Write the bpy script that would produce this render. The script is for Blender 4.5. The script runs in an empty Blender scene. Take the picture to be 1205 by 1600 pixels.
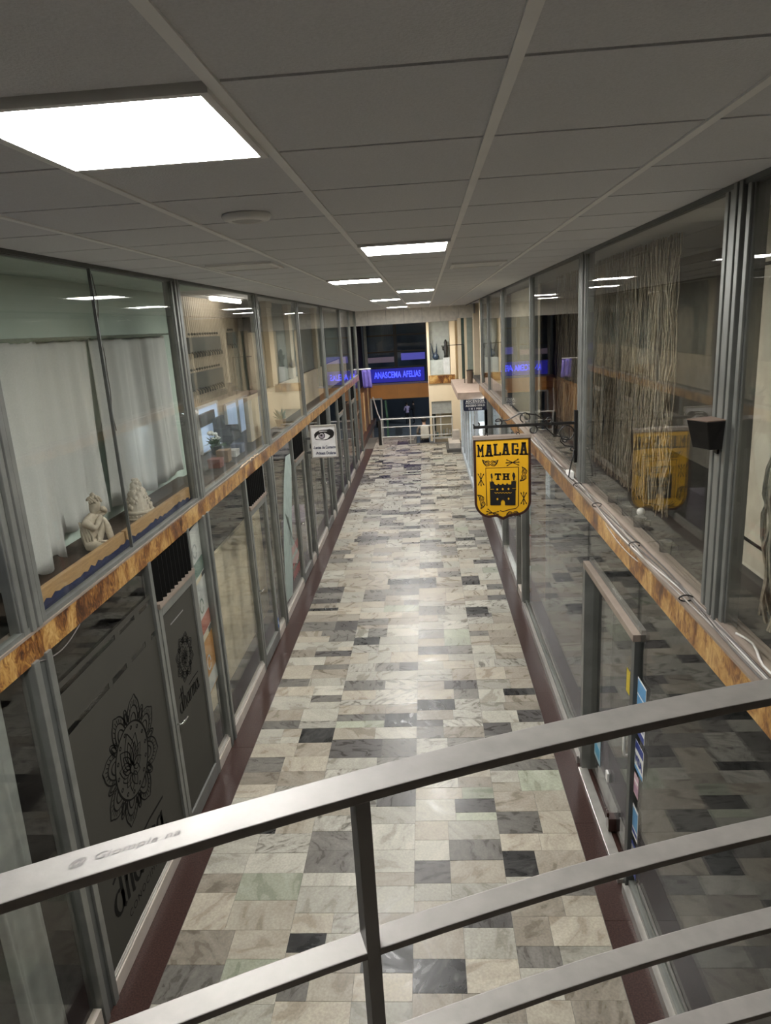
import bpy, bmesh, math, random
from math import sin, cos, pi, radians
from mathutils import Vector, Matrix

# ------------------------------------------------------------------ camera, world, light, exposure
sc = bpy.context.scene
COL = sc.collection
cam_d = bpy.data.cameras.new('camera')
cam = bpy.data.objects.new('camera', cam_d)
COL.objects.link(cam)
cam_d.sensor_fit = 'VERTICAL'
cam_d.sensor_height = 24.0
cam_d.lens = 1095.35 * 24.0 / 1600.0
cam_d.clip_start = 0.05
cam_d.clip_end = 300
CR = Matrix(((0.9970177, 0.0412419, 0.0652282), (0.0523916, 0.2588759, -0.9644887), (-0.0566634, 0.9650297, 0.2559431)))
cam.matrix_world = Matrix.Translation((0, 0, 4.0)) @ CR.to_4x4()
sc.camera = cam
world = bpy.data.worlds.new('night')
sc.world = world
world.use_nodes = True
world.node_tree.nodes['Background'].inputs[0].default_value = (0.10, 0.13, 0.2, 1)
world.node_tree.nodes['Background'].inputs[1].default_value = 0.06
sc.view_settings.view_transform = 'Standard'
sc.view_settings.look = 'None'
sc.view_settings.gamma = 1
sc.view_settings.use_curve_mapping = False
sc.view_settings.exposure = 0.08
PANEL = 105.0         # radiance of the ceiling light panels
LED = 1.6
sc.cycles.use_denoising = True
sc.cycles.transparent_max_bounces = 40
sc.cycles.max_bounces = 10
sc.cycles.sample_clamp_indirect = 6.0

R = random.Random(7)
XL, XR = -2.13, 1.335            # glass planes
ZC = 4.49                        # ceiling
ZF0, ZF1 = 2.40, 2.56            # fascia
Y_END = 22.5

# ------------------------------------------------------------------ materials
MATS = {}
def nodes_of(m):
    m.use_nodes = True
    nt = m.node_tree
    return nt, nt.nodes, nt.links, nt.nodes['Principled BSDF']
def mat(name, col, rough=0.5, metal=0.0, var=0.12, scale=8.0, bump=0.0, spec=0.5, trans=0.0, rvar=0.0, stretch=(1, 1, 1)):
    if name in MATS: return MATS[name]
    m = bpy.data.materials.new(name)
    nt, N, L, B = nodes_of(m)
    tc = N.new('ShaderNodeNewGeometry')
    mp = N.new('ShaderNodeMapping'); mp.inputs['Scale'].default_value = stretch
    L.new(tc.outputs['Position'], mp.inputs['Vector'])
    nz = N.new('ShaderNodeTexNoise'); nz.inputs['Scale'].default_value = scale; nz.inputs['Detail'].default_value = 5
    L.new(mp.outputs[0], nz.inputs['Vector'])
    rp = N.new('ShaderNodeValToRGB')
    a = tuple(max(0, c * (1 - var)) for c in col); b = tuple(min(1, c * (1 + var)) for c in col)
    rp.color_ramp.elements[0].position = .3; rp.color_ramp.elements[1].position = .7
    rp.color_ramp.elements[0].color = (*a, 1); rp.color_ramp.elements[1].color = (*b, 1)
    L.new(nz.outputs['Fac'], rp.inputs[0]); L.new(rp.outputs[0], B.inputs['Base Color'])
    B.inputs['Roughness'].default_value = rough; B.inputs['Metallic'].default_value = metal
    B.inputs['Specular IOR Level'].default_value = spec
    if rvar:
        mr = N.new('ShaderNodeMapRange'); mr.inputs[3].default_value = rough - rvar; mr.inputs[4].default_value = rough + rvar
        L.new(nz.outputs['Fac'], mr.inputs[0]); L.new(mr.outputs[0], B.inputs['Roughness'])
    if bump:
        bp = N.new('ShaderNodeBump'); bp.inputs['Strength'].default_value = bump; bp.inputs['Distance'].default_value = 0.01
        L.new(nz.outputs['Fac'], bp.inputs['Height']); L.new(bp.outputs[0], B.inputs['Normal'])
    if trans:
        tr = N.new('ShaderNodeBsdfTranslucent'); L.new(rp.outputs[0], tr.inputs[0])
        mx = N.new('ShaderNodeMixShader'); mx.inputs[0].default_value = trans
        L.new(B.outputs[0], mx.inputs[1]); L.new(tr.outputs[0], mx.inputs[2])
        L.new(mx.outputs[0], N['Material Output'].inputs[0])
    MATS[name] = m
    return m
def emit(name, col, strength):
    if name in MATS: return MATS[name]
    m = bpy.data.materials.new(name)
    nt, N, L, B = nodes_of(m)
    B.inputs['Base Color'].default_value = (*[c * .8 for c in col], 1)
    B.inputs['Emission Color'].default_value = (*col, 1); B.inputs['Emission Strength'].default_value = strength
    MATS[name] = m
    return m
def glass(name, tint=(.93, .96, .945), boost=1.0):
    m = bpy.data.materials.new(name)
    nt, N, L, B = nodes_of(m)
    N.remove(B)
    g = N.new('ShaderNodeNewGeometry')
    mr = N.new('ShaderNodeMapRange'); mr.inputs[3].default_value = 1.5; mr.inputs[4].default_value = 1 / 1.5
    L.new(g.outputs['Backfacing'], mr.inputs[0])
    fr = N.new('ShaderNodeFresnel'); L.new(mr.outputs[0], fr.inputs['IOR'])
    mu = N.new('ShaderNodeMath'); mu.operation = 'MULTIPLY'; mu.inputs[1].default_value = boost; mu.use_clamp = True
    L.new(fr.outputs[0], mu.inputs[0])
    t = N.new('ShaderNodeBsdfTransparent'); t.inputs[0].default_value = (*tint, 1)
    gl = N.new('ShaderNodeBsdfGlossy'); gl.inputs['Roughness'].default_value = 0.004
    nz = N.new('ShaderNodeTexNoise'); nz.inputs['Scale'].default_value = 1.3
    L.new(g.outputs['Position'], nz.inputs['Vector'])
    bp = N.new('ShaderNodeBump'); bp.inputs['Strength'].default_value = .03; bp.inputs['Distance'].default_value = .02
    L.new(nz.outputs['Fac'], bp.inputs['Height']); L.new(bp.outputs[0], gl.inputs['Normal'])
    mx = N.new('ShaderNodeMixShader')
    L.new(mu.outputs[0], mx.inputs[0]); L.new(t.outputs[0], mx.inputs[1]); L.new(gl.outputs[0], mx.inputs[2])
    L.new(mx.outputs[0], N['Material Output'].inputs[0])
    MATS[name] = m
    return m
def marble(name, c0, c1, c2, vein=.35, scale=3.6):
    """polished stone slab: streaks whose direction and offset differ from tile to tile"""
    m = bpy.data.materials.new(name)
    nt, N, L, B = nodes_of(m)
    g = N.new('ShaderNodeNewGeometry'); oi = N.new('ShaderNodeObjectInfo')
    add = N.new('ShaderNodeMath'); add.operation = 'ADD'
    L.new(g.outputs['Random Per Island'], add.inputs[0]); L.new(oi.outputs['Random'], add.inputs[1])
    frac = N.new('ShaderNodeMath'); frac.operation = 'FRACT'; L.new(add.outputs[0], frac.inputs[0])
    ang = N.new('ShaderNodeMath'); ang.operation = 'MULTIPLY'; ang.inputs[1].default_value = 6.283; L.new(frac.outputs[0], ang.inputs[0])
    rot = N.new('ShaderNodeVectorRotate'); rot.rotation_type = 'Z_AXIS'
    L.new(g.outputs['Position'], rot.inputs['Vector']); L.new(ang.outputs[0], rot.inputs['Angle'])
    off = N.new('ShaderNodeVectorMath'); off.operation = 'SCALE'; off.inputs[0].default_value = (37, 53, 11); L.new(frac.outputs[0], off.inputs['Scale'])
    ad = N.new('ShaderNodeVectorMath'); ad.operation = 'ADD'; L.new(rot.outputs[0], ad.inputs[0]); L.new(off.outputs[0], ad.inputs[1])
    mp = N.new('ShaderNodeMapping'); mp.inputs['Scale'].default_value = (1, 2.3, 1); L.new(ad.outputs[0], mp.inputs[0])
    n1 = N.new('ShaderNodeTexNoise'); n1.inputs['Scale'].default_value = scale; n1.inputs['Detail'].default_value = 7; n1.inputs['Distortion'].default_value = vein * 2
    L.new(mp.outputs[0], n1.inputs['Vector'])
    rp = N.new('ShaderNodeValToRGB'); e = rp.color_ramp.elements
    e[0].position = .28; e[0].color = (*c0, 1); e[1].position = .72; e[1].color = (*c2, 1)
    k = rp.color_ramp.elements.new(.5); k.color = (*c1, 1)
    L.new(n1.outputs['Fac'], rp.inputs[0])
    n2 = N.new('ShaderNodeTexNoise'); n2.inputs['Scale'].default_value = 60; n2.inputs['Detail'].default_value = 4; L.new(ad.outputs[0], n2.inputs['Vector'])
    hv = N.new('ShaderNodeHueSaturation')
    br = N.new('ShaderNodeMapRange'); br.inputs[3].default_value = .80; br.inputs[4].default_value = 1.2; L.new(frac.outputs[0], br.inputs[0])
    b2 = N.new('ShaderNodeMapRange'); b2.inputs[1].default_value = .25; b2.inputs[2].default_value = .75; b2.inputs[3].default_value = .80; b2.inputs[4].default_value = 1.16; L.new(n2.outputs['Fac'], b2.inputs[0])
    ml = N.new('ShaderNodeMath'); ml.operation = 'MULTIPLY'; L.new(br.outputs[0], ml.inputs[0]); L.new(b2.outputs[0], ml.inputs[1])
    L.new(ml.outputs[0], hv.inputs['Value']); L.new(rp.outputs[0], hv.inputs['Color']); L.new(hv.outputs[0], B.inputs['Base Color'])
    ro = N.new('ShaderNodeMapRange'); ro.inputs[1].default_value = .3; ro.inputs[2].default_value = .7; ro.inputs[3].default_value = .22; ro.inputs[4].default_value = .42; B.inputs['Specular IOR Level'].default_value = .38
    L.new(n1.outputs['Fac'], ro.inputs[0]); L.new(ro.outputs[0], B.inputs['Roughness'])
    bp = N.new('ShaderNodeBump'); bp.inputs['Strength'].default_value = .12; bp.inputs['Distance'].default_value = .004
    n3 = N.new('ShaderNodeTexNoise'); n3.inputs['Scale'].default_value = 9; L.new(ad.outputs[0], n3.inputs['Vector'])
    L.new(n3.outputs['Fac'], bp.inputs['Height']); L.new(bp.outputs[0], B.inputs['Normal'])
    MATS[name] = m
    return m
def burl(name):
    m = bpy.data.materials.new(name)
    nt, N, L, B = nodes_of(m)
    g = N.new('ShaderNodeNewGeometry')
    mp = N.new('ShaderNodeMapping'); mp.inputs['Scale'].default_value = (1, 1, .55); mp.inputs['Rotation'].default_value = (.5, 0, 0)
    L.new(g.outputs['Position'], mp.inputs[0])
    n1 = N.new('ShaderNodeTexNoise'); n1.inputs['Scale'].default_value = 16; n1.inputs['Detail'].default_value = 8; n1.inputs['Roughness'].default_value = .65; n1.inputs['Distortion'].default_value = 2.6
    L.new(mp.outputs[0], n1.inputs['Vector'])
    n2 = N.new('ShaderNodeTexNoise'); n2.inputs['Scale'].default_value = 3.2; n2.inputs['Detail'].default_value = 3; n2.inputs['Distortion'].default_value = 1.5
    L.new(mp.outputs[0], n2.inputs['Vector'])
    mm = N.new('ShaderNodeMath'); mm.operation = 'MULTIPLY_ADD'; mm.inputs[1].default_value = .55; L.new(n2.outputs['Fac'], mm.inputs[0])
    m3 = N.new('ShaderNodeMath'); m3.operation = 'MULTIPLY'; m3.inputs[1].default_value = .5; L.new(n1.outputs['Fac'], m3.inputs[0]); L.new(m3.outputs[0], mm.inputs[2])
    rp = N.new('ShaderNodeValToRGB'); e = rp.color_ramp.elements
    e[0].position = .41; e[0].color = (.035, .011, .004, 1); e[1].position = .68; e[1].color = (.50, .33, .13, 1)
    k = e.new(.49); k.color = (.15, .055, .012, 1); k = e.new(.565); k.color = (.33, .175, .045, 1)
    L.new(mm.outputs[0], rp.inputs[0]); L.new(rp.outputs[0], B.inputs['Base Color'])
    B.inputs['Roughness'].default_value = .3
    MATS[name] = m
    return m

alu = mat('aluminium', (.21, .215, .20), .42, .55, .15, 6, .04)
alu_d = mat('dark_aluminium', (.10, .105, .10), .45, .4, .15, 6)
alu_l = mat('bright_aluminium', (.52, .50, .46), .32, .7, .1, 10, rvar=.08)
steel = mat('brushed_steel', (.215, .20, .185), .5, .12, .10, 30, .06, spec=.3, rvar=.08, stretch=(1, 1, 1))
steel_d = mat('steel_side', (.055, .055, .055), .5, .3, .1, 20)
black = mat('black_iron', (.012, .011, .010), .45, .3, .2, 20)
gl = glass('clear_glass', (.945, .95, .935), .80)
ceil_m = mat('ceiling_board', (.60, .60, .61), .9, 0, .05, 160, .25)
tee_m = mat('ceiling_tee', (.76, .75, .73), .5, 0, .04, 6)
tee_d = mat('ceiling_tee_shadow_gap', (.34, .33, .32), .7, 0, .05, 6)
white_p = mat('white_paint', (.72, .71, .68), .5, 0, .03, 6)
pan_m = emit('light_panel', (1.0, .985, .955), PANEL)
gold_m = burl('gold_burl_laminate')
red_gr = mat('red_granite', (.042, .022, .018), .30, 0, .5, 90, .02, spec=.32)
grout = mat('grout', (.13, .12, .105), .85, 0, .2, 30)
plinth_m = mat('beige_marble', (.47, .42, .36), .35, 0, .12, 7)
dark_floor = mat('shop_floor', (.035, .032, .028), .6, 0, .2, 4)  # gloom of the unlit shops put into the floor colour
dark_wall = mat('shop_wall_dark', (.022, .021, .019), .8, 0, .15, 3)  # darkness of unlit interiors put into the wall colour
cream = mat('cream_paint', (.58, .50, .37), .75, 0, .06, 3)
green_w = mat('pale_green_paint', (.47, .56, .50), .8, 0, .06, 2)
film_m = mat('frosted_film', (.042, .040, .032), .75, 0, .05, 3, spec=.3)
film_ink = mat('film_cutout', (.004, .004, .0035), .7, 0, .1, 5, spec=.12)
cloth_w = mat('white_cotton', (.66, .67, .65), .9, 0, .06, 120, .15, trans=.25)
stone = mat('cream_resin', (.50, .44, .35), .6, 0, .15, 30, .1)
wood_d = mat('dark_wood', (.06, .04, .03), .5, 0, .3, 7, stretch=(6, 1, 6))
pine = mat('pine', (.40, .25, .12), .5, 0, .15, 12, stretch=(5, .7, 5))
ledge_m = mat('ledge_metal', (.23, .185, .15), .55, .1, .1, 8)
cable_m = mat('grey_cable', (.27, .245, .22), .5, 0, .1, 20)
cable_d = mat('dark_cable', (.08, .068, .06), .5, 0, .1, 20)
cable_w = mat('white_cable', (.50, .48, .45), .5, 0, .05, 20)
orange_m = mat('orange_panel', (.80, .36, .10), .45, 0, .08, 2)
beige_m = mat('beige_plaster', (.66, .56, .40), .8, 0, .05, 2)
dark_glassy = mat('dark_glazing', (.05, .085, .15), .1, 0, .3, 1)
yellow_m = mat('yellow_acrylic', (.60, .325, .014), .3, 0, .05, 3)
brown_m = mat('dark_brown_paint', (.035, .014, .010), .35, 0, .2, 9)
ink = mat('black_paint', (.010, .009, .009), .4, 0, .1, 9)

# ------------------------------------------------------------------ mesh helpers
WL = {}
def wloc(o):
    v = Vector((0, 0, 0))
    while o is not None:
        v = v + Vector(o.location); o = o.parent
    return v
class MB:
    def __init__(s): s.bm = bmesh.new(); s.mi = 0
    def face(s, vs):
        try:
            f = s.bm.faces.new(vs); f.material_index = s.mi; return f
        except ValueError: return None
    def hexa(s, c):
        v = [s.bm.verts.new(p) for p in c]
        for q in ((0, 3, 2, 1), (4, 5, 6, 7), (0, 1, 5, 4), (1, 2, 6, 5), (2, 3, 7, 6), (3, 0, 4, 7)): s.face([v[i] for i in q])
        return s
    def box(s, x0, x1, y0, y1, z0, z1):
        x0, x1 = sorted((x0, x1)); y0, y1 = sorted((y0, y1)); z0, z1 = sorted((z0, z1))
        return s.hexa([(x0, y0, z0), (x1, y0, z0), (x1, y1, z0), (x0, y1, z0), (x0, y0, z1), (x1, y0, z1), (x1, y1, z1), (x0, y1, z1)])
    def tube(s, pts, r, n=8, caps=True, closed=False):
        pts = [Vector(p) for p in pts]; rings = []
        m = len(pts); up = None
        for i, p in enumerate(pts):
            if closed: d = pts[(i + 1) % m] - pts[i - 1]
            else: d = pts[min(i + 1, m - 1)] - pts[max(i - 1, 0)]
            if d.length < 1e-9: d = Vector((0, 0, 1))
            d.normalize()
            if up is None:
                up = Vector((0, 0, 1)) if abs(d.z) < .9 else Vector((1, 0, 0))
            a = d.cross(up)
            if a.length < 1e-4: a = d.cross(Vector((.3, .9, .1)))
            a.normalize(); b = a.cross(d).normalized(); up = b
            rr = r[i] if isinstance(r, (list, tuple)) else r
            rings.append([s.bm.verts.new(p + rr * (cos(2 * pi * k / n) * a + sin(2 * pi * k / n) * b)) for k in range(n)])
        for i in range(m if closed else m - 1):
            A, Bq = rings[i], rings[(i + 1) % m]
            for k in range(n): s.face([A[k], A[(k + 1) % n], Bq[(k + 1) % n], Bq[k]])
        if caps and not closed:
            s.face(rings[0][::-1]); s.face(rings[-1])
        return s
    def ribbon(s, pts, w, P, d=.0012, closed=False, wu=1.0):
        """flat painted line on the plane P(u, v, lift)"""
        m = len(pts); e = []
        for i in range(m):
            a = pts[i - 1] if (closed or i > 0) else pts[i]
            b = pts[(i + 1) % m] if (closed or i < m - 1) else pts[i]
            dx, dy = b[0] - a[0], b[1] - a[1]; l = math.hypot(dx, dy) or 1
            nx, ny = -dy / l * w / 2, dx / l * w / 2
            e.append((s.bm.verts.new(P(pts[i][0] + nx * wu, pts[i][1] + ny, d)), s.bm.verts.new(P(pts[i][0] - nx * wu, pts[i][1] - ny, d))))
        for i in range(m if closed else m - 1):
            a, b = e[i], e[(i + 1) % m]
            s.face([a[1], b[1], b[0], a[0]])
        return s
    def prism(s, poly, P, w0, w1):
        A = [s.bm.verts.new(P(u, v, w0)) for u, v in poly]; Bq = [s.bm.verts.new(P(u, v, w1)) for u, v in poly]
        s.face(A[::-1]); s.face(Bq)
        n = len(poly)
        for i in range(n): s.face([A[i], A[(i + 1) % n], Bq[(i + 1) % n], Bq[i]])
        return s
    def ring(s, outer, inner, P, w0, w1):
        n = len(outer)
        vs = [[s.bm.verts.new(P(u, v, w)) for u, v in pl] for pl in (outer, inner) for w in (w0, w1)]
        for i in range(n):
            j = (i + 1) % n
            s.face([vs[0][i], vs[0][j], vs[1][j], vs[1][i]]); s.face([vs[2][j], vs[2][i], vs[3][i], vs[3][j]])
            s.face([vs[1][i], vs[1][j], vs[3][j], vs[3][i]]); s.face([vs[0][j], vs[0][i], vs[2][i], vs[2][j]])
        return s
    def lathe(s, prof, c, n=20, axis='z'):
        c = Vector(c); rings = []
        for r, h in prof:
            ring = []
            for k in range(n):
                a = 2 * pi * k / n
                p = Vector((r * cos(a), r * sin(a), h)) if axis == 'z' else Vector((r * cos(a), h, r * sin(a)))
                ring.append(s.bm.verts.new(c + p))
            rings.append(ring)
        for A, Bq in zip(rings, rings[1:]):
            for k in range(n): s.face([A[k], A[(k + 1) % n], Bq[(k + 1) % n], Bq[k]])
        s.face(rings[0][::-1]); s.face(rings[-1])
        return s
    def blob(s, c, r, sub=2, sq=(1, 1, 1), jit=0):
        ret = bmesh.ops.create_icosphere(s.bm, subdivisions=sub, radius=1)
        for v in ret['verts']:
            k = 1 + (R.uniform(-jit, jit) if jit else 0)
            v.co = Vector(c) + Vector((v.co.x * r * sq[0] * k, v.co.y * r * sq[1] * k, v.co.z * r * sq[2] * k))
        for f in s.bm.faces:
            pass
        return s
    def build(s, name, m, parent=None, bevel=0, smooth=False, origin=None, tag=None):
        bm = s.bm
        bmesh.ops.recalc_face_normals(bm, faces=bm.faces)
        if bevel:
            bmesh.ops.bevel(bm, geom=[e for e in bm.edges if e.is_manifold and e.calc_face_angle(0) > .5], offset=bevel, segments=2, affect='EDGES', profile=.6)
        me = bpy.data.meshes.new(name)
        base = Vector((0, 0, 0))
        if parent is not None: base = wloc(parent)
        elif origin is not None: base = Vector(origin)
        elif len(bm.verts):
            xs = [v.co for v in bm.verts]
            base = Vector((sum(v.x for v in xs) / len(xs), sum(v.y for v in xs) / len(xs), min(v.z for v in xs)))
        bmesh.ops.translate(bm, verts=bm.verts, vec=-base)
        bm.to_mesh(me); bm.free()
        if smooth:
            for p in me.polygons: p.use_smooth = True
        for q in (m if isinstance(m, (list, tuple)) else [m]): me.materials.append(q)
        o = bpy.data.objects.new(name, me); COL.objects.link(o)
        if parent is not None: o.parent = parent
        else: o.location = base
        if tag: label(o, *tag)
        return o
def label(o, lab, cat=None, group=None, kind=None):
    if lab: o['label'] = lab
    if cat: o['category'] = cat
    if group: o['group'] = group
    if kind: o['kind'] = kind
    return o
def thing(name, lab, cat, loc=(0, 0, 0), group=None):
    o = bpy.data.objects.new(name, None); COL.objects.link(o); o.location = loc
    o.empty_display_size = .1
    return label(o, lab, cat, group)
def struct(name, loc=(0, 0, 0)):
    o = bpy.data.objects.new(name, None); COL.objects.link(o); o.location = loc; o['kind'] = 'structure'
    return o
def S(o): o['kind'] = 'structure'; return o
def B(x0, x1, y0, y1, z0, z1): return MB().box(x0, x1, y0, y1, z0, z1)
def dup(root, off, lab=None):
    r = root.copy(); COL.objects.link(r); r.location = Vector(root.location) + Vector(off)
    if lab: r['label'] = lab
    for ch in root.children:
        c = ch.copy(); COL.objects.link(c); c.parent = r
        for g in ch.children:
            d = g.copy(); COL.objects.link(d); d.parent = c
    return r
def text_mesh(s, size, P, m, name, parent, align='CENTER', lift=.0015, shear=0, sx=1.0, bold=0.0, spacing=1.0):
    cu = bpy.data.curves.new('t', 'FONT'); cu.body = s; cu.size = size; cu.align_x = align; cu.align_y = 'CENTER'
    cu.shear = shear; cu.offset = bold; cu.space_character = spacing; cu.resolution_u = 3
    t = bpy.data.objects.new('t', cu); COL.objects.link(t)
    dg = bpy.context.evaluated_depsgraph_get()
    me = bpy.data.meshes.new_from_object(t.evaluated_get(dg))
    bpy.data.objects.remove(t)
    base = wloc(parent)
    for v in me.vertices: v.co = Vector(P(v.co.x * sx, v.co.y, lift)) - base
    me.name = name; me.materials.clear(); me.materials.append(m)
    o = bpy.data.objects.new(name, me); COL.objects.link(o); o.parent = parent
    return o
def skin(name, joints, bones, m, parent, sub=2):
    """one continuous body: joints {key: (pos, radius)}, bones [(a, b)]"""
    keys = list(joints); ix = {k: i for i, k in enumerate(keys)}
    base = wloc(parent) if parent else Vector((0, 0, 0))
    me = bpy.data.meshes.new(name)
    me.from_pydata([tuple(Vector(joints[k][0]) - base) for k in keys], [(ix[a], ix[b]) for a, b in bones], [])
    o = bpy.data.objects.new(name, me); COL.objects.link(o)
    o.modifiers.new('s', 'SKIN')
    for i, k in enumerate(keys):
        r = joints[k][1]; me.skin_vertices[0].data[i].radius = (r, r) if not isinstance(r, tuple) else r
        me.skin_vertices[0].data[i].use_root = (i == 0)
    sb = o.modifiers.new('u', 'SUBSURF'); sb.levels = sub; sb.render_levels = sub
    dg = bpy.context.evaluated_depsgraph_get()
    m2 = bpy.data.meshes.new_from_object(o.evaluated_get(dg))
    o.modifiers.clear(); o.data = m2
    for p in m2.polygons: p.use_smooth = True
    m2.materials.clear()
    for q in (m if isinstance(m, (list, tuple)) else [m]): m2.materials.append(q)
    if parent: o.parent = parent
    return o
def PLf(x): return lambda u, v, w: (x + w, u, v)            # faces +X (left wall), u = world Y
def PRf(x): return lambda u, v, w: (x - w, u, v)            # faces -X (right wall), u = world Y
def PFf(y): return lambda u, v, w: (u, y - w, v)            # faces the camera, u = world X
def arc(cx, cy, r, a0, a1, n=16, ry=None):
    ry = ry or r
    return [(cx + r * cos(radians(a0 + (a1 - a0) * i / n)), cy + ry * sin(radians(a0 + (a1 - a0) * i / n))) for i in range(n + 1)]

# ------------------------------------------------------------------ floor
floor = S(B(-5.2, 5.2, -2.2, 24.3, -.12, -.004).box(-5.2, -.42, 24.3, 26.0, -.12, -.004).build('floor', [grout], origin=(0, 0, 0)))
TM = [marble('stone_light_grey', (0.260, 0.243, 0.202), (0.350, 0.333, 0.279), (0.414, 0.392, 0.331)),
      marble('stone_beige', (0.252, 0.216, 0.168), (0.338, 0.302, 0.240), (0.395, 0.360, 0.288)),
      marble('stone_taupe_streaked', (0.162, 0.140, 0.107), (0.248, 0.216, 0.172), (0.305, 0.275, 0.223), .35, 4.5),
      marble('stone_mid_grey', (0.090, 0.084, 0.073), (0.139, 0.129, 0.112), (0.189, 0.176, 0.154), .5, 6),
      marble('stone_dark_grey', (0.045, 0.040, 0.036), (0.070, 0.063, 0.058), (0.103, 0.095, 0.086), .6, 6),
      marble('stone_black', (0.008, 0.008, 0.008), (0.015, 0.014, 0.013), (0.072, 0.072, 0.065), .8, 4),
      marble('stone_pale_green', (0.234, 0.248, 0.189), (0.305, 0.315, 0.240), (0.359, 0.369, 0.292), .3),
      marble('stone_veined_white', (0.117, 0.108, 0.090), (0.342, 0.324, 0.275), (0.422, 0.405, 0.352), 1.3, 3.5)]
TW = [27, 20, 17, 14, 9.5, 6.5, 2.5, 8]
tiles = []
def split(x0, x1, y0, y1):
    w, h = x1 - x0, y1 - y0
    mw, mh = R.uniform(.30, .46), R.uniform(.17, .27)
    if h > mh * 1.45 and (h / mh >= w / mw or w < .5):
        c = y0 + h * R.choice((.5, .42, .58, .36, .64)) if h < .56 else y0 + R.uniform(.18, .28)
        split(x0, x1, y0, c); split(x0, x1, c, y1)
    elif w > mw * 1.35:
        c = x0 + w * R.choice((.5, .4, .6, .45, .56)) if w < .95 else x0 + R.choice((R.uniform(.25, .45), w - R.uniform(.25, .45)))
        split(x0, c, y0, y1); split(c, x1, y0, y1)
    elif y1 < 24.3 or x1 < -.4: tiles.append((x0, x1, y0, y1))
for cx0, cx1 in ((-1.87, -1.09), (-1.09, -.24), (-.24, .44), (.44, 1.06)):
    y = .9 + R.uniform(-.2, .2)
    while y < 25.6:
        h = R.uniform(.42, .72); split(cx0, cx1, y, min(y + h, 25.95)); y += h
tiles.sort(key=lambda t: (t[2] + t[3]))
tile_me = []
for m in TM:
    o = B(-.5, .5, -.5, .5, -.5, .5)
    me = bpy.data.meshes.new('tile'); o.bm.to_mesh(me); o.bm.free(); me.materials.append(m); tile_me.append(me)
vis = [t for t in tiles if t[3] > 2.2]
big = vis[:300]; rest = vis[300:]
for t in big:
    k = R.choices(range(8), TW)[0]
    o = bpy.data.objects.new('tile', tile_me[k]); COL.objects.link(o); o.parent = floor
    g = .0013; top = R.uniform(-.0008, .0008)
    o.location = ((t[0] + t[1]) / 2, (t[2] + t[3]) / 2, top / 2 - .01)
    o.scale = (t[1] - t[0] - 2 * g, t[3] - t[2] - 2 * g, .02 + top)
mb = MB()
for t in rest:
    mb.mi = R.choices(range(8), TW)[0]; g = .0013
    mb.box(t[0] + g, t[1] - g, t[2] + g, t[3] - g, -.02, R.uniform(-.0008, .0008))
mb.build('tiles', TM, floor)['kind'] = 'stuff'
for xa, xb in ((-2.12, -1.873), (1.063, 1.30)):
    y = .9
    while y < 22.6:
        l = R.uniform(.95, 1.1); B(xa, xb, y + .001, y + l - .001, -.02, 0).build('border_slab', red_gr, floor); y += l

# ------------------------------------------------------------------ ceiling
ceiling = S(B(-5.2, 5.2, -2.2, Y_END, ZC + .06, ZC + .2).build('ceiling', [tee_d], origin=(0, 0, ZC)))
CX = [XL - .05, -1.6, -1.0, -.4, .2, .8, XR + .04]
LIGHTS = {(2, 2): 1, (3, 7): 2, (2, 12): 3, (3, 17): 4, (2, 22): 5, (3, 27): 6, (2, 32): 7}   # column, row
Y0C = .35
nrow = 37
pm = {}
for r in range(nrow):
    ya, yb = Y0C + .6 * r, min(Y0C + .6 * (r + 1), Y_END)
    for c in range(6):
        if (c, r) in LIGHTS: continue
        o = B(CX[c] + .012, CX[c + 1] - .012, ya + .008, yb - .008, ZC, ZC + .018)
        o.build('ceiling_panel', ceil_m, ceiling)
    B(CX[0], CX[-1], ya - .012, ya + .012, ZC + .012, ZC + .03).build('cross_tee', tee_d, ceiling)
for x in CX[1:-1]:
    mb = B(x - .014, x + .014, Y0C, Y_END, ZC - .006, ZC + .006); mb.box(x - .003, x + .003, Y0C, Y_END, ZC + .006, ZC + .05)
    mb.build('main_tee', tee_m, ceiling)
for s, x in ((1, XL), (-1, XR)):
    B(x - .02, x + s * .025, Y0C, Y_END, ZC - .022, ZC + .002).build('edge_angle', alu_d, ceiling)
B(-5.2, 5.2, -2.2, Y0C, ZC, ZC + .06).build('ceiling_board', ceil_m, ceiling)
LN = {1: 'lit square ceiling panel nearest the camera, largest, near the left edge', 2: 'second lit ceiling panel from the camera, in the middle row of the ceiling',
      3: 'third lit ceiling panel, left row, beside the flat grille', 4: 'fourth lit ceiling panel, middle row, thin bright strip',
      5: 'fifth lit ceiling panel, left row, half way along the passage', 6: 'sixth lit ceiling panel, middle row, close to the end panelling', 7: 'seventh lit ceiling panel, farthest, left row by the end panelling'}
for (c, r), k in LIGHTS.items():
    x0, x1, y0, y1 = CX[c] + .014, CX[c + 1] - .014, Y0C + .6 * r + .01, Y0C + .6 * r + .59
    t = thing('ceiling_light', LN[k], 'light', ((x0 + x1) / 2, (y0 + y1) / 2, ZC), 'lit ceiling panels')
    mb = MB()
    for a in ((x0, x1, y0, y0 + .02), (x0, x1, y1 - .02, y1), (x0, x0 + .02, y0 + .02, y1 - .02), (x1 - .02, x1, y0 + .02, y1 - .02)): mb.box(*a, ZC - .016, ZC + .03)
    mb.build('frame', white_p, t)
    B(x0 + .02, x1 - .02, y0 + .02, y1 - .02, ZC - .008, ZC + .01).build('diffuser', pan_m, t)
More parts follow.
